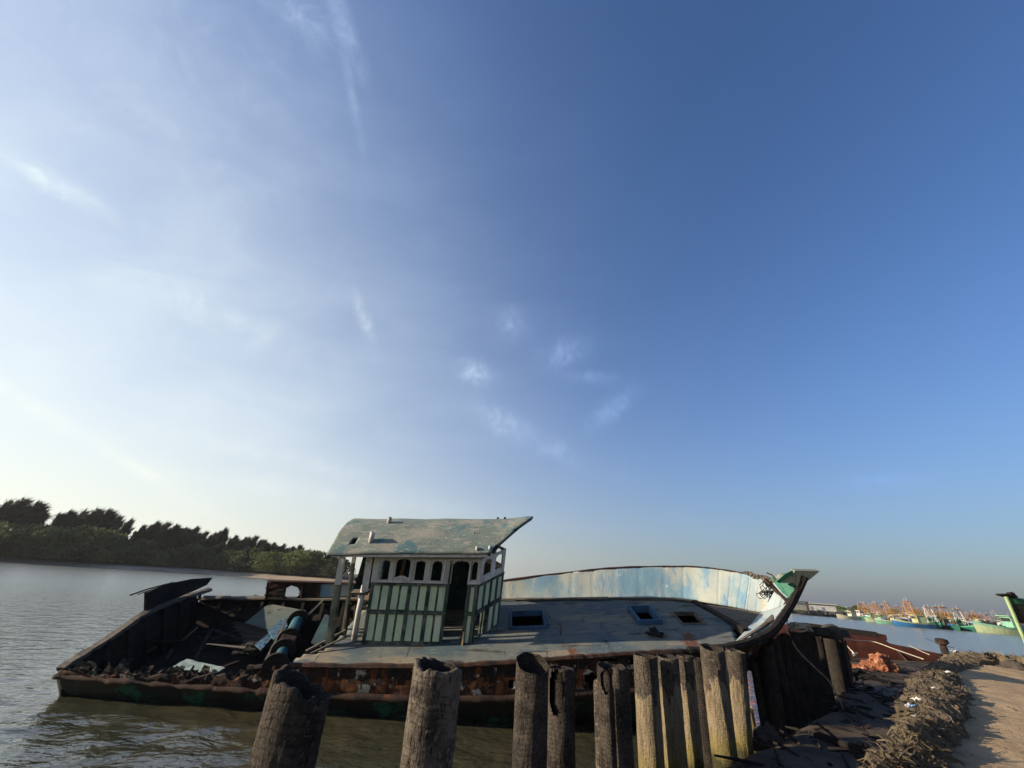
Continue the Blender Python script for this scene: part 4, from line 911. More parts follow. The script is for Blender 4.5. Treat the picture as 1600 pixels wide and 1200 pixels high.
def pile(px, py, w, dia, mat, label, zb=-1.0, seed=1, hollow=.76, tilt=(0, 0), jag=.05, slant=(0, 0), split=None, knot=None, taper=-.06, ring=True):
    top = ondepth(px, py, FPX*dia/w); H = top.z - zb; r0 = dia/2
    n, mm = 72, max(40, int(H/.035)); b = MB(); rnd = random.Random(seed)
    notch = [(rnd.uniform(0, 6.28), rnd.uniform(.12, .5), rnd.uniform(.2, 1.)) for _ in range(4)]
    def rimh(a):
        h = H + jag*(n1(math.cos(a)*1.6+seed, 1.3, 1)+n1(math.sin(a)*2.3+seed*2, 1.7, 2)) + slant[0]*math.cos(a) + slant[1]*math.sin(a)
        for c_, w_, k_ in notch:
            d = (a-c_+math.pi) % (2*math.pi)-math.pi; h -= jag*1.3*k_*max(0, 1-abs(d)/w_)
        return h + jag*.25*mnoise.noise(V3((math.cos(a)*7, math.sin(a)*7, seed)))
    def rad(a, z, rr):
        q = V3((math.cos(a)*1.1, math.sin(a)*1.1, z*.55+seed*3.1))
        g = rr*(1 + taper*(H-z)/H + .05*mnoise.noise(q)) + .005*mnoise.noise(q*6) + .004*mnoise.noise(V3((a*5, z*9, seed)))
        if split:
            da = (a-split[0]+math.pi) % (2*math.pi)-math.pi
            g *= 1 - split[2]*math.exp(-(da/split[1])**2)
        return g
    def P(a, z, rr):
        g = rad(a, z, rr); return (math.cos(a)*g + tilt[0]*(z-H), math.sin(a)*g + tilt[1]*(z-H), z)
    rows = []
    for j in range(mm+1):
        rows.append([P(2*math.pi*i/n, (rimh(2*math.pi*i/n))*j/mm, r0) for i in range(n)])
    for j in range(8):
        f = j/7; d = (.40 if hollow > .7 else .16) if hollow else .03
        rows.append([P(2*math.pi*i/n, rimh(2*math.pi*i/n) - .012*(f > 0) - d*f, r0*(hollow + (.16 if j == 0 else .07*(1-f))) if hollow else r0*(.92-.2*f)) for i in range(n)])
    for r in rows: b.v += [V3(p) for p in r]
    nin = 0
    for j in range(len(rows)-1):
        for i in range(n):
            if knot and j < mm:
                a = 2*math.pi*(i+.5)/n; z = rimh(a)*(j+.5)/mm
                da = (a-knot[0]+math.pi) % (2*math.pi)-math.pi
                if (da/knot[2])**2 + ((z-(H-knot[1]))/knot[3])**2 < 1 + .25*n1(da*6+z*5, 1., seed): continue
            b.f.append([j*n+i, j*n+(i+1) % n, (j+1)*n+(i+1) % n, (j+1)*n+i])
        if j == mm: nin = len(b.f)
    k = len(b.v); b.v.append(V3((-.4*tilt[0], -.4*tilt[1], H-(.44 if hollow > .7 else .2) if hollow else H-.02))); last = (len(rows)-1)*n
    b.f += [[last+i, last+(i+1) % n, k] for i in range(n)]
    if knot:
        q = [P(2*math.pi*i/20, 0, r0*.62) for i in range(20)]; o = len(b.v)
        for z in (H-knot[1]-knot[3]-.1, H-.1): b.v += [V3((x + tilt[0]*z, y + tilt[1]*z, z)) for x, y, _ in q]
        b.f += [[o+(i+1) % 20, o+i, o+20+i, o+20+(i+1) % 20] for i in range(20)]
    o = b.build('mooring_pile', mat, None, True); o.location = (top.x, top.y, zb)
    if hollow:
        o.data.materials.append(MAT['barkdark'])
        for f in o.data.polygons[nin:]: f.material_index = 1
    return tag(o, label, 'pile', 'palm trunk piles in front of the wreck')
MY = -math.pi/2     # towards the camera
pile(473, 1068, 92, .40, 'barkmid', 'thick ragged near pile standing leftmost in the row before the stern', seed=1, jag=.04, slant=(-.07, -.02), taper=-.22, hollow=.68)
pile(685, 1040, 76, .40, 'bark', 'tall grey ringed pile with two broken lips at its top, standing alone before the wheelhouse', seed=2, jag=.035, split=(MY+.35, .2, .10), slant=(-.02, .0), taper=-.12, hollow=.66)
pile(832, 1036, 50, .42, 'barkmid', 'wide pile with an open hollow top, its back edge rising higher than the front', seed=3, jag=.02, slant=(-.02, .09), hollow=.86)
pile(877, 1043, 42, .40, 'barkmid', 'pile with a long dark rotted hole near its top, beside the open hollow pile', seed=4, jag=.02, knot=(MY-.55, .26, .62, .27), hollow=.6)
pile(957, 1040, 48, .44, 'barkmid', 'split pile with a broken front face and a frayed band at its top', seed=5, jag=.04, split=(MY-.3, .22, .25), knot=(MY-.75, .16, .40, .14))
pile(940, 1062, 26, .24, 'bark', 'short broken half trunk leaning against the split pile', seed=15, jag=.05, hollow=0, slant=(.03, -.06))
pile(1008, 1024, 36, .40, 'barklight', 'first of three close pale piles before the fore hatches, cracked low down its front', seed=6, jag=.01, split=(MY+.2, .06, .12), tilt=(.025, 0))
pile(1043, 1025, 32, .37, 'barklight', 'middle one of the three close pale piles before the fore hatches', seed=7, jag=.012, tilt=(.03, 0), slant=(0, .02))
pile(1070, 1024, 24, .29, 'barklight', 'thinnest of the three close pale piles before the fore hatches', seed=8, jag=.012, tilt=(.035, 0))
pile(1089, 1030, 22, .30, 'barkdark', 'dark pile standing back in shade behind the three pale piles', seed=9, jag=.03)
pile(1112, 1011, 35, .45, 'barklight', 'tallest pale sunlit pile before the bow with yellow algae round its foot', seed=10, jag=.012, hollow=.7, slant=(0, .05), tilt=(.035, 0))
pile(1131, 1017, 13, .18, 'woodgrey', 'narrow dark strip of timber wedged beside the tallest pale pile', seed=11, jag=.03, hollow=0, ring=False)
pile(1149, 1016, 27, .37, 'barklight', 'broad smooth pile right of the tallest pale pile, its left side sunlit', seed=12, jag=.012, hollow=0, tilt=(.11, 0), slant=(-.02, .02))
pile(1169, 1104, 13, .18, 'barklight', 'short stub of pile with a yellow top in the gap below the bow', seed=13, jag=.03, hollow=0)
# dark row of shade-coloured trunks and slabs running away towards the red hull
DR_ = [(1177, 1032, 10, .165, (.02, 0)), (1186, 1019, 14, .24, (.03, 0)), (1197, 1005, 18, .30, (.05, 0)), (1209, 1000, 16, .28, (.05, 0)), (1221, 994, 13, .24, (.05, 0)), (1231, 992, 9, .17, (.05, 0)), (1241, 989, 15, .29, (.06, 0)), (1252, 990, 17, .34, (.07, 0)), (1263, 991, 18, .37, (.07, 0)), (1274, 992, 18, .39, (.08, 0)), (1285, 992, 18, .41, (.09, 0)), (1296, 991, 20, .45, (.10, 0)), (1306, 993, 18, .42, (.11, 0)), (1314, 997, 12, .29, (.12, 0))]
for i, (px, py, w, d, tl) in enumerate(DR_):
    o = pile(px, py, w, d, 'barkdark', 'dark shaded trunk in the close row beyond the bow, %s from its left end' % ordw(i), zb=-.6, seed=40+i, jag=.09, hollow=0, tilt=tl, taper=.02, slant=(.03*math.sin(i*2.1), .02))
    o['group'] = 'dark trunks in the row beyond the bow'
# timber lying along the top of that row, head block, coil
def wthing(b, name, mat, label, cat, group=None, smooth=False, **k):
    o = b.build(name, mat, None, smooth, **k); return tag(o, label, cat, group)
pa, pb = ondepth(1264, 986, 11.6), ondepth(1318, 991, 14.2)
b = MB().beam(pa, pb, .42, .20, jit=.05); wthing(b, 'capping_timber', 'wooddark', 'rough dark timber laid along the top of the dark trunk row', 'timber')
p = ondepth(1297, 986, 12.6)
b = MB().tube([p+V3((0, 0, -.22)), p+V3((.01, 0, 0)), p+V3((.0, 0, .10)), p+V3((-.02, 0, .17))], [.30, .27, .26, .15], 10)
wthing(b, 'post_head', 'stone', 'blunt stony post head standing on top of the dark trunk row', 'post', smooth=True)
p = ondepth(1251, 986, 10.7); b = MB(); random.seed(51)
for i in range(7):
    a0 = random.uniform(0, 6.28); rr = random.uniform(.10, .24)
    b.tube([p + V3((rr*1.5*math.cos(a0+k*.7), rr*.8*math.sin(a0+k*.7), .03+.05*math.sin(k*1.3+i)+.02*i)) for k in range(10)], .018, 5)
wthing(b, 'rope_coil', 'ropew', 'pale yellowish coil of rope dropped on top of the dark trunk row', 'rope', smooth=True)
# ropes
def rope(pts, r, mat, label, name='rope'):
    P = [ondepth(*q) for q in pts]; b = MB(); r *= .75; n = (len(P)-1)*8
    b.tube([curve(P, i/n) for i in range(n+1)], r, 6); return wthing(b, name, mat, label, 'rope', smooth=True)
rope([(1231, 962, 12.2), (1230, 978, 12.0), (1237, 1000, 11.3), (1250, 1020, 10.8), (1272, 1042, 10.4), (1295, 1064, 10.2), (1308, 1086, 10.0), (1318, 1108, 9.9)], .025, 'ropet', 'long mooring rope sagging from the wreck bow down to the mud')
rope([(1315, 998, 20.5), (1322, 1007, 20), (1333, 1020, 19.2)], .03, 'ropew', 'short pale rope hanging from the left end of the red hull')
rope([(1315, 998, 20.5), (1340, 1001, 21), (1366, 1003, 21.4), (1400, 1015, 20), (1443, 1030, 17.8)], .03, 'ropew', 'long pale rope running from the red hull down to the bund')
rope([(1420, 1008, 21.8), (1436, 1016, 20), (1452, 1023, 18.4)], .025, 'ropew', 'shorter pale rope from the stern of the red hull to the bund')
rope([(1445, 997, 19.5), (1460, 1003, 18.6), (1476, 1009, 17.6), (1490, 1012, 17.2)], .018, 'roped', 'thin dark cable crossing behind the rusty bollard')
p = ondepth(1334, 1022, 19.); b = MB(); random.seed(53)
for i in range(10): b.tube([p, p+V3((random.gauss(0, .08), random.gauss(0, .06), random.gauss(0, .05))), p+V3((random.gauss(.03, .11), random.gauss(0, .06), random.gauss(-.03, .06)))], .015, 4)
wthing(b, 'frayed_knot', 'rag', 'white frayed knot at the foot of the short pale rope', 'rope')
# ------------------------------------------------------------------ red hull aground behind the dark row
q0, q1 = V3((15.8, 29.2, 0)), V3((25.6, 26.4, 0)); qe = (q1-q0).normalized(); qn = V3((qe.y, -qe.x, 0)); QL = (q1-q0).length
red = empty('red_hull', q0); tag(red, 'low oxide red hull aground on the mud behind the dark trunk row', 'boat')
def Q(u, d, z): return qe*u + qn*d + V3((0, 0, z))
def qtop(u): return lerp(u, [0, 3.8, 7.5, 7.8, QL], [1.72, 1.60, 1.40, 1.15, .85])
b = MB().grid(60, 10, lambda u, v: Q(u*QL, .9-.35*(1-v)**2 + .04*n1(u*20, 1.), .1 + (qtop(u*QL)-.1)*v)); b.build('side', 'redhull', red, True, .06)
b = MB().grid(60, 4, lambda u, v: Q(u*QL, .9-1.8*v, qtop(u*QL)-.12)); b.build('deck', 'redhull', red, True, .05)
b = MB().grid(60, 6, lambda u, v: Q(u*QL, -.9, .1 + (qtop(u*QL)-.1)*v)); b.build('side', 'redhull', red, True, .06)
b = MB().grid(12, 8, lambda u, v: Q(-.3*math.sin(math.pi*v), .9-1.8*u, .0 + 1.5*v)); b.build('end_plate', 'orange', red, True, .05)
b = MB().grid(12, 6, lambda u, v: Q(QL+.05, .85-1.7*u, .05 + .5*v)); b.build('end_plate', 'redhull', red, True, .05)
MB().beam(Q(3.6, .8, qtop(3.6)+.12), Q(7.3, .8, qtop(7.3)+.12), .30, .26, jit=.02).build('gunwale_timber', 'wooddark', red)
MB().beam(Q(7.35, .82, 1.48), Q(7.75, .82, 1.40), .30, .26, jit=.03).build('gunwale_timber', 'redhull', red)
MB().beam(Q(8.1, .9, .80), Q(8.35, 1.0, .30), .10, .03).build('green_strap', 'greygreen', red)
p = V3((14.6, 25.4, 0))
# ------------------------------------------------------------------ orange heap, mud things
def blob(c, r, seed, mat, name, label, cat, amp=.35, n=28, strips=0):
    b = MB()
    def fn(u, v):
        a = 2*math.pi*u; t = math.pi*(v*.5); d = V3((math.cos(a)*math.sin(t), math.sin(a)*math.sin(t), math.cos(t)))
        k = 1 + amp*mnoise.noise(d*1.7+V3((seed, 0, 0))) + amp*.5*mnoise.noise(d*4.5+V3((seed, 3, 0))) + amp*.25*mnoise.noise(d*11)
        return V3((d.x*r[0]*k, d.y*r[1]*k, d.z*r[2]*k - .05))
    b.grid(n*2, n, fn); o = b.build(name, mat, None, False); o.location = c
    return tag(o, label, cat)
c = onz(1378, 1049, .35); blob(c, (.70, .5, .66), 3, 'tarp', 'net_heap', 'rust orange heap of netting piled on the mud before the red hull', 'heap', .42, 40)
c = onz(1348, 1050, .35); blob(c, (.5, .4, .30), 8, 'tarp', 'net_heap', 'small orange scrap of netting left of the large orange heap', 'heap', .4, 20)
c = onz(1330, 1062, .3); blob(c, (.8, .6, .40), 5, 'wooddark', 'debris_heap', 'black heap of debris at the right end of the dark trunk row', 'heap', .5, 24)
b = MB(); random.seed(61)
A, B_, C_ = onz(1255, 1150, .32), onz(1318, 1163, .42), onz(1378, 1178, .40)
b.tube([A, A.lerp(B_, .5)+V3((0, 0, .06)), B_, C_], [.04, .07, .06, .05], 8); b.tube([B_, B_+V3((-.25, .3, .25))], .025, 5)
wthing(b, 'driftwood', 'wooddark', 'dark driftwood branch lying across the mud below the dark trunks', 'branch', smooth=True)
b = MB().tube([onz(1338, 1112, .32)+V3((0, 0, .12)), onz(1357, 1166, .36)], .022, 6); wthing(b, 'iron_rod', 'rust', 'thin straight dark rod lying beside the puddle', 'rod')
c = onz(1200, 1166, .25); blob(c, (.34, .28, .36), 11, 'stone', 'boulder', 'dark stone in the mud at the foot of the bow piles', 'rock', .4, 20)
b = MB(); c0 = onz(1362, 1128, .3)
b.grid(30, 12, lambda u, v: V3((c0.x + (u-.5)*1.9 + (v-.5)*1.9, c0.y + (u-.5)*2.3 - (v-.5)*.9, .345)), lambda u, v: (2*u-1)**2+(2*v-1)**2 < .85+.3*n1(math.atan2(v-.5, u-.5), 2))
MAT['puddle'] = (lambda M: (M, setattr(M, 'use_nodes', True), M.node_tree.nodes['Principled BSDF'].inputs['Base Color'].__setattr__('default_value', (.02, .02, .018, 1)), M.node_tree.nodes['Principled BSDF'].inputs['Roughness'].__setattr__('default_value', .06)))(bpy.data.materials.new('puddle_water'))[0]
tag(b.build('puddle', 'puddle'), kind='structure')
# ------------------------------------------------------------------ the bund: heaped old nets and reed between mud and sand
def bund_mat():
    M = bpy.data.materials.new('old_net_fibre'); M.use_nodes = True; nt = M.node_tree; bs = nt.nodes['Principled BSDF']
    t = NN(nt, 'ShaderNodeTexCoord'); P = t.outputs['Object']; g = NN(nt, 'ShaderNodeNewGeometry')
    c = mixc(nt, maprange(nt, noise(nt, P, 2.2, 8, .7), .4, .6), (.11, .088, .062), (.19, .15, .10))
    c = mixc(nt, maprange(nt, noise(nt, vmath(nt, 'MULTIPLY', P, (1, 1, 3)).outputs[0], 7, 7, .75), .55, .68), c, (.035, .026, .02))
    c = mixc(nt, math_n(nt, 'MULTIPLY', g.outputs['Random Per Island'], .55), c, (.27, .215, .14))
    nt.links.new(c, bs.inputs['Base Color']); bs.inputs['Roughness'].default_value = 1.; bs.inputs['Specular IOR Level'].default_value = .1
    b = NN(nt, 'ShaderNodeBump'); b.inputs['Strength'].default_value = 1.; b.inputs['Distance'].default_value = .10
    nt.links.new(noise(nt, vmath(nt, 'MULTIPLY', P, (1, 1, 2.2)).outputs[0], 9, 9, .78, .8), b.inputs['Height']); nt.links.new(b.outputs[0], bs.inputs['Normal'])
    return M
MAT['net'] = bund_mat()
def bund(stations, seed, name, label, strips=2500, ht=.22, mat='net', sl=.22):
    """stations: (left point, right point) of the top; draped down both sides"""
    L_ = [V3(a) for a, c in stations]; R_ = [V3(c) for a, c in stations]; random.seed(seed); rnd = random.Random(seed)
    def fn(u, v):
        a, c = curve(L_, u), curve(R_, u); w = c-a; wl = w.length; wn = w/wl
        e = min(1, u*9)*min(1, (1-u)*9); e = e**.6
        if v < .28: k = v/.28; p = a - wn*(.16*(1-k)) + V3((0, 0, -(a.z-.25)*(1-k)**1.3))
        elif v > .78: k = (1-v)/.22; p = c + wn*(.16*(1-k)) - V3((0, 0, (c.z-1.1)*(1-k)))
        else: k = (v-.28)/.5; p = a.lerp(c, k) + V3((0, 0, .10*math.sin(math.pi*k)))
        p = p + V3((mnoise.noise(p*2.1), mnoise.noise(p*2.1+V3((5, 0, 0))), mnoise.noise(p*2.1+V3((0, 5, 0)))*1.2))*.095 + V3((mnoise.noise(p*13), mnoise.noise(p*13+V3((3, 0, 0))), mnoise.noise(p*13+V3((0, 3, 0)))))*.035 + V3((mnoise.noise(p*6), mnoise.noise(p*6+V3((3, 0, 0))), mnoise.noise(p*6+V3((0, 3, 0)))))*.06
        p.z = max(p.z - (1-e)*.75, .15); return p
    b = MB(); b.grid(150, 56, fn)
    for i in range(int(strips*.75)):
        u, v = rnd.uniform(.01, .99), rnd.uniform(.02, .98); p = fn(u, v); q = fn(min(.999, u+.01), v); r = fn(u, min(.999, v+.02))
        nrm = (q-p).cross(r-p)
        if nrm.length < 1e-9: continue
        nrm.normalize()
        if nrm.z < -.2: nrm = -nrm
        t = V3((rnd.gauss(0, 1), rnd.gauss(0, 1), rnd.gauss(0, .5))); t = (t - nrm*t.dot(nrm)*.93).normalized()
        L = rnd.uniform(.25, .9)*sl; w = rnd.choice((.003, .004, .006, .009, .016))*rnd.uniform(.7, 1.4); s = t.cross(nrm).normalized()*w
        m_ = p + t*L*.5 + nrm*rnd.uniform(.004, .03); e_ = p + t*L + nrm*rnd.uniform(-.03, .02) + V3((0, 0, -.015))
        b.add([p-s, p+s, m_+s, m_-s, e_+s*.5, e_-s*.5], [[0, 1, 2, 3], [3, 2, 4, 5]])
    return tag(b.build(name, mat), label, 'bund')
def st(l, r, zl=1.5, zr=1.38): return (onz(*l, zl), onz(*r, zr))
bund([st((1412, 1180), (1446, 1180)), st((1405, 1150), (1484, 1158)), st((1403, 1122), (1506, 1114)), st((1410, 1093), (1511, 1086)), st((1420, 1071), (1503, 1069)), st((1434, 1057), (1495, 1057)), st((1442, 1052), (1486, 1052))], 71, 'net_bund', 'long brown bund of heaped old nets and reed between the dark mud and the sand', 4200)
bund([st((1340, 1215), (1430, 1240)), st((1365, 1196), (1470, 1215)), st((1385, 1180), (1478, 1190)), st((1400, 1174), (1468, 1178))], 72, 'net_bund', 'ragged brown end of net bund at the bottom edge beside the sand', 2200)
bund([st((1428, 1054), (1482, 1054), 1.42, 1.35), st((1446, 1042), (1504, 1046), 1.42, 1.35), st((1468, 1031), (1528, 1037), 1.45, 1.38), st((1484, 1025), (1542, 1031), 1.45, 1.4), st((1494, 1022), (1536, 1025), 1.45, 1.4)], 73, 'net_bund', 'flat matted far part of the brown bund below the rusty bollard', 1800, sl=.4)
bund([st((1500, 1018), (1512, 1030), 1.5, 1.3), st((1540, 1020), (1550, 1029), 1.5, 1.3), st((1570, 1025), (1576, 1033), 1.45, 1.3), st((1600, 1031), (1604, 1037), 1.4, 1.25), st((1640, 1040), (1642, 1046), 1.4, 1.25)], 74, 'net_bund', 'thin dark ridge of bund along the far edge of the sand', 900, sl=.35)
# litter
def rag(px, py, z, s, seed, mat, label):
    c = onz(px, py, z-.05); b = MB(); rnd = random.Random(seed); s *= .7
    b.grid(9, 6, lambda u, v: c + V3(((u-.5)*s + .25*s*mnoise.noise(V3((u*4, v*4, seed))), (v-.5)*s*.6, .04 + .35*s*mnoise.noise(V3((u*3, v*3, seed+9)))+.05)))
    return wthing(b, 'plastic_scrap', mat, label, 'litter', 'plastic scraps on the bund', True, thick=.004)
rag(1436, 1104, 1.62, .16, 1, 'rag', 'crumpled white scrap in the middle of the brown bund'); rag(1428, 1116, 1.62, .17, 2, 'bluerag', 'blue and white plastic scrap low on the near half of the bund')
rag(1434, 1132, 1.55, .10, 3, 'rag', 'small pale scrap hanging lowest on the near end of the bund'); rag(1465, 1085, 1.62, .15, 4, 'rag', 'white scrap on the bund top, right of centre')
rag(1486, 1057, 1.55, .22, 5, 'rag', 'white scrap at the far end of the long bund'); rag(1494, 1022, 1.62, .34, 6, 'rag', 'flat white scrap on the far matted bund below the bollard')
rag(1500, 1150, 1.35, .16, 7, 'rag', 'pale torn sheet caught where the bund meets the sand'); rag(1580, 1157, 1.24, .06, 8, 'rag', 'tiny white scrap lying alone on the open sand')
# bollard and rock
p = ondepth(1474, 1011, 17.2)
b = MB().tube([p+V3((0, 0, -.3)), p+V3((0, 0, 0)), p+V3((0, 0, .05)), p+V3((0, 0, .12)), p+V3((0, 0, .30)), p+V3((0, 0, .33))], [.14, .13, .10, .20, .20, .12], 9)
b.beam(p+V3((-.05, 0, .16)), p+V3((.26, 0, .22)), .16, .14)
wthing(b, 'bollard', 'fender', 'rusty iron bollard standing on the far end of the bund', 'bollard')
c = onz(1590, 1050, 1.2); blob(c, (.46, .4, .36), 21, 'stone', 'boulder', 'dark grey boulder on the sand at the right edge', 'rock', .25, 22)
# ------------------------------------------------------------------ green boat drawn up at the right edge
MAT['palegreenp'] = flat('pale_green_gloss', (.48, .66, .36)); MAT['cyan'] = flat('sky_blue_gloss', (.16, .42, .60)); MAT['blackp'] = flat('black_band_paint', (.012, .014, .014)); MAT['dkgreen'] = flat('dark_green_gloss', (.012, .10, .06))
s0, s1 = ondepth(1572, 933, 17.), ondepth(1601, 1000, 17.)
gbt = empty('green_boat', (s1.x, s1.y, .2)); tag(gbt, 'bow of a green and blue fishing boat cut off by the right edge', 'boat')
o0 = V3((s1.x, s1.y, .2)); tp, ft = s0-o0, s1-o0; dn = (ft-tp); bt = tp + dn*((tp.z+.1)/-dn.z)
gd = V3((.97, .24, 0)).normalized(); gside = V3((gd.y, -gd.x, 0))
def G(u, v, s):   # u along from the stem, v down the side
    base = tp.lerp(bt, v); w = 1.2*(1-math.exp(-u*.40))*(1-.45*v)
    return base + gd*u*(1+.0*v) + gside*w*s + V3((0, 0, -.05*u*(1-v)))
for s in (1, -1):
    MB().grid(24, 3, lambda u, v: G(u*9, v*.07, s*1.04)).build('gunwale', 'dkgreen', gbt, True, .06)
    MB().grid(24, 4, lambda u, v: G(u*9, .07+v*.20, s)).build('black_band', 'blackp', gbt, True, .05)
    MB().grid(24, 4, lambda u, v: G(u*9, .27+v*.02, s*1.02)).build('trim', 'white', gbt, True, .05)
    MB().grid(24, 6, lambda u, v: G(u*9, .29+v*.42, s)).build('hull_side', 'cyan', gbt, True, .05)
    MB().grid(24, 6, lambda u, v: G(u*9, .71+v*.29, s)).build('hull_bottom', 'dkgreen', gbt, True, .05)
MB().grid(16, 4, lambda u, v: G(u*8, .05, v*2-1)).build('deck', 'woodgrey', gbt, False, .04)
MB().tube([tp-dn.normalized()*.05, bt], .065, 10).build('stem_post', 'palegreenp', gbt)
b = MB().box(tp+V3((.08, 0, .07)), (.65, .35, .07), Euler((0, .12, .25)).to_matrix(), jit=.03).box(tp+V3((.30, 0, .15)), (.22, .14, .12), jit=.03); b.build('bow_cap', 'wooddark', gbt)
# ------------------------------------------------------------------ fishing fleet across the water
for k, c in dict(f_green=(.06, .32, .18), f_mint=(.22, .46, .33), f_pale=(.44, .52, .30), f_blue=(.04, .18, .42), f_dark=(.012, .10, .075), f_cream=(.58, .55, .40), f_black=(.025, .026, .028), f_orange=(.50, .25, .09), f_white=(.70, .69, .66), f_grey=(.30, .33, .36), f_red=(.42, .08, .05), f_rust=(.30, .15, .08)).items(): MAT[k] = flat(k[2:]+'_boat_paint', c)
def fisher(hullc, topc, rigc, rig=1, L=13., seed=0, house=True):
    rnd = random.Random(seed); r = empty('fishing_boat', (0, 0, 0)); W2 = 2.0
    def sec(u): return W2*(1-max(0, (u-.45)/.55)**2.2)*(.86+.14*min(1, u*5))
    def shz(u): return 1.25 + .35*max(0, .25-u) + 1.5*max(0, u-.45)**1.8*1.3
    def hp(u, v, s): # v 0 keel .. 1 sheer
        x = -L/2 + L*u + (.9*v*max(0, u-.75)*4*.25 if u > .75 else 0)
        return V3((x, s*sec(u)*(.72+.28*v)*(1 if u < .999 else .02), -.35 + (shz(u)+.35)*v))
    b = MB(); [b.grid(14, 4, lambda u, v, s=s: hp(u, v*.80, s)) for s in (1, -1)]; b.grid(2, 3, lambda u, v: hp(0, v*.8, u*2-1)); b.build('hull', hullc, r)
    b = MB(); [b.grid(14, 1, lambda u, v, s=s: hp(u, .80+v*.20, s*1.02)) for s in (1, -1)]; b.grid(2, 1, lambda u, v: hp(0, .8+v*.2, u*2-1)); b.build('gunwale_band', topc, r)
    MB().grid(12, 2, lambda u, v: hp(u, .82, v*2-1)).build('deck', 'f_rust', r)
    if house:
        b = MB().box((-L*.22, 0, 2.2), (3.0, 2.4, 1.9), taper=.95).box((-L*.22, 0, 3.25), (3.7, 2.9, .16)); b.build('wheelhouse', topc, r)
        MB().box((-L*.22+1.52, 0, 2.6), (.06, 2.0, .6)).box((-L*.22, -1.2, 2.6), (2.2, .06, .6)).build('windows', 'f_black', r)
    b = MB()
    for i in range(5): b.box((L*.08+i*.5, rnd.uniform(-.9, .9), 1.45+rnd.random()*.3), (rnd.uniform(.4, .9), rnd.uniform(.4, .9), .5), jit=.08)
    b.build('deck_gear', rnd.choice(('f_rust', 'f_black', 'f_blue')), r)
    if rig:
        hgt = 6.6 + rnd.uniform(-.6, 1.0); x0 = -L*.05; b = MB()
        for s in (-1, 1): b.beam((x0, s*1.5, 1.2), (x0, s*1.2, hgt), .15, .15)
        b.beam((x0, -1.5, hgt), (x0, 1.5, hgt), .22, .22); b.beam((x0, -1.3, hgt*.6), (x0, 1.3, hgt*.6), .15, .15)
        for k in range(4): b.beam((x0, (k-1.5)*.7, hgt), (x0-2.8-1.1*k*.6, (k-1.5)*.9, 1.6), .12, .12)
        for k in range(2): b.beam((x0, (k-.5)*2, hgt), (x0+3.4, (k-.5)*1.2, 1.8), .09, .09)
        b.build('gallows_rig', rigc, r)
        MB().box((x0, 0, hgt+.22), (1.5, 2.6, .14)).build('rig_platform', 'f_rust', r)
        MB().beam((x0, .4, hgt), (x0+.2, .4, hgt+1.5), .06, .06).build('antenna', 'f_white', r); MB().beam((x0, -.8, hgt), (x0-.1, -.8, hgt+1.0), .05, .05).build('antenna', 'f_white', r)
    return r
protos = {}
def boat_at(px, py, head, key, label, L=13., sc=1., dd=0.):
    if key not in protos: protos[key] = fisher(*key, seed=len(protos)); o = protos[key]
    else: o = copy_tree(protos[key])
    p = onz(px, py, 0); h = V3((p.x, p.y, 0)); h = h.normalized()*(h.length+dd)
    o.location = (h.x, h.y, 0); o.rotation_euler = (0, 0, R(head)); o.scale = (sc*.60, sc*.62, sc*.72)
    return tag(o, label, 'fishing boat', 'fishing boats moored across the water')
# front row, left to right (heading: 0 = bow to the right, 180 = bow to the left, -90 = bow towards the camera)
boat_at(1326, 967.5, 185, ('f_cream', 'f_cream', 'f_white', 0), 'low cream boat without rig, farthest left of the moored boats', sc=.9)
boat_at(1356, 969, 178, ('f_green', 'f_mint', 'f_orange', 1), 'bright green boat with orange gallows, just right of the low cream boat', sc=.85)
boat_at(1372, 972.5, 176, ('f_pale', 'f_mint', 'f_orange', 1), 'yellowish green boat between the bright green and the mint boat', sc=.8)
boat_at(1392, 975.5, 174, ('f_mint', 'f_cream', 'f_orange', 1), 'mint green boat side on with a cream gunwale, left of the blue boat', sc=.85)
boat_at(1427, 980, 176, ('f_blue', 'f_pale', 'f_orange', 1), 'blue boat side on with a pale yellow gunwale', sc=1.05)
boat_at(1462, 982, -118, ('f_dark', 'f_green', 'f_white', 1), 'dark green boat with bow turned to the camera, right of the blue boat', sc=.9)
boat_at(1487, 984, -112, ('f_dark', 'f_dark', 'f_orange', 1), 'darkest green boat, in the middle of the three bow-on boats', sc=.85)
boat_at(1508, 985.5, -110, ('f_dark', 'f_green', 'f_white', 1), 'dark green boat with a white rig, rightmost of the three bow-on boats', sc=.9)
boat_at(1534, 987, 205, ('f_mint', 'f_pale', 'f_white', 0), 'mint boat with slanting dark bow, left of the long pale boat', sc=.95)
boat_at(1572, 991, 176, ('f_pale', 'f_mint', 'f_grey', 0), 'long pale yellow green boat nearest the right edge', sc=1.5)
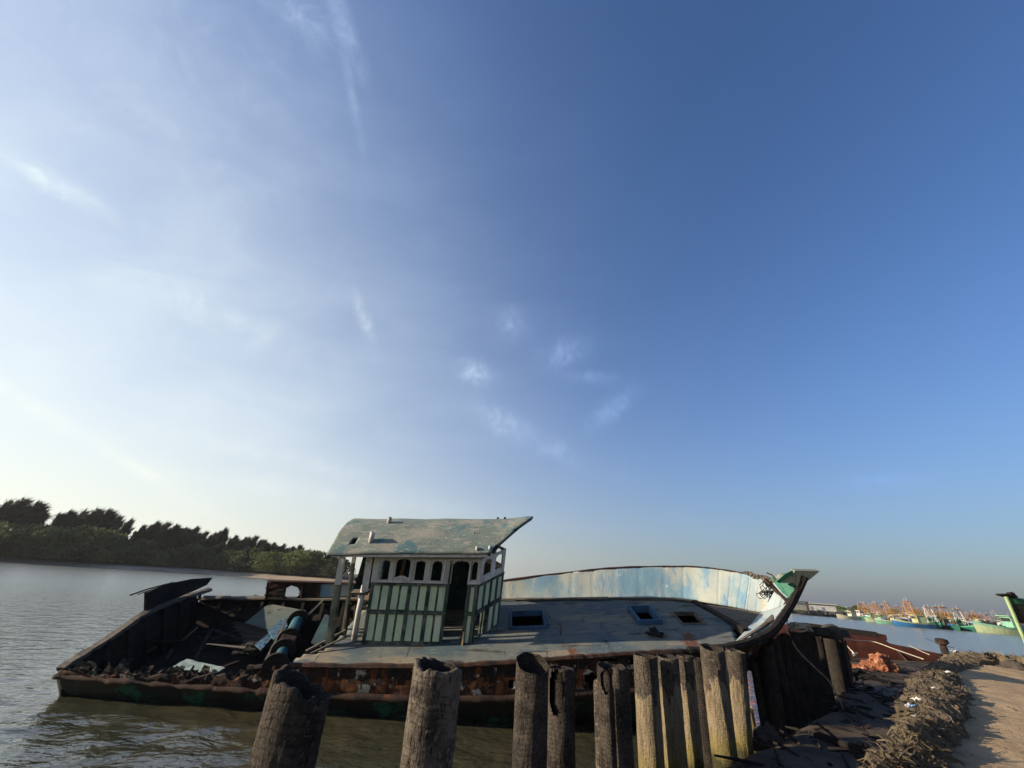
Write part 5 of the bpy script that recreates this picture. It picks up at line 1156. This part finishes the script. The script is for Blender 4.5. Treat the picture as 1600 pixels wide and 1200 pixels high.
# second row: rigs seen over the first
K = [('f_green', 'f_white', 'f_orange', 1), ('f_blue', 'f_white', 'f_orange', 1), ('f_mint', 'f_cream', 'f_rust', 1), ('f_cream', 'f_white', 'f_grey', 1)]
random.seed(81)
for i, px in enumerate(range(1352, 1600, 11)):
    k = K[3 if px > 1548 and i % 2 else i % 3]
    o = boat_at(px, lerp(px, [1330, 1600], [966.5, 983]), random.choice((178, 184, 200, 160, -100)), k, 'rigged boat crowded behind the front row, %s from the left' % ordw(i), sc=random.uniform(.8, 1.05), dd=random.uniform(11, 22))
    o['group'] = 'rigged boats crowded behind the front row'
for i, px in enumerate((1262, 1276, 1289, 1303, 1315)):
    o = boat_at(px, 961.5+i*1.0, random.choice((175, 190, 200)), ('f_black', 'f_black', 'f_grey', 0), 'dark low boat below the white warehouse, %s from the left' % ordw(i), sc=.62, dd=2)
    o['group'] = 'dark boats below the white warehouse'
# warehouse and low town
def hb(px, py, extra): p = onz(px, py, 0); h = V3((p.x, p.y, 0)); return h.normalized()*(h.length+extra)
a, c = hb(1262, 961, 26), hb(1310, 964.5, 26); e = c-a
wr = empty('warehouse', a+V3((0, 0, 1.0)), (0, 0, math.atan2(e.y, e.x))); tag(wr, 'long low white warehouse on the far bank left of the fishing fleet', 'building')
LW = e.length
MB().box((LW/2, 4, 1.3), (LW, 8, 2.6)).build('wall', 'f_white', wr); MB().box((LW/2, 4, 2.72), (LW+.8, 9, .24), taper=.98).build('roof', 'f_cream', wr)
b = MB(); [b.box((2+i*4, -.03, .9), (1.0, .1, 1.5)) for i in range(int(LW/4))]; b.build('doorway', 'f_grey', wr)
for i, (px, w_, h_, mt) in enumerate(((1243, 6, 2.4, 'f_cream'), (1250, 5, 2.9, 'f_rust'), (1330, 6, 2.2, 'f_grey'))):
    q = hb(px, 962, 36+4*i); r_ = empty('shed', q+V3((0, 0, 1.2))); tag(r_, ('small cream shed beside the prow on the far bank', 'brownish shed left of the white warehouse', 'grey shed right of the white warehouse')[i], 'building')
    MB().box((0, 0, h_/2), (w_, 5, h_)).build('wall', mt, r_); MB().box((0, 0, h_+.1), (w_+.6, 5.6, .2), taper=.9).build('roof', 'f_grey', r_)
for i, (px, sc, v) in enumerate(((1236, 1.0, 0), (1246, .8, 1), (1318, .7, 2), (1342, .8, 0), (1352, .7, 1), (1400, .8, 2), (1440, .8, 0), (1480, .8, 1), (1530, .8, 2), (1570, .8, 0), (1600, .9, 1))):
    q = hb(px, lerp(px, [1230, 1600], [960, 983]), 45); put(BU[v], ('b', v), (q.x, q.y, 1.2), i*1.3, sc, 'dark bush on the harbour bank behind the boats, %s from the left' % ordw(i), 'bush', 'bushes on the harbour bank')
# ------------------------------------------------------------------ haze
if HAZE:
    bb = MB().box((0, 150, 16), (900, 1000, 40)); M = bpy.data.materials.new('haze_air'); M.use_nodes = True; nt = M.node_tree; nt.nodes.clear()
    pv = NN(nt, 'ShaderNodeVolumePrincipled'); pv.inputs['Color'].default_value = (.86, .9, .95, 1); pv.inputs['Density'].default_value = HAZE; pv.inputs['Anisotropy'].default_value = .3
    ou = NN(nt, 'ShaderNodeOutputMaterial'); nt.links.new(pv.outputs[0], ou.inputs['Volume'])
    tag(bb.build('haze', M), kind='stuff')
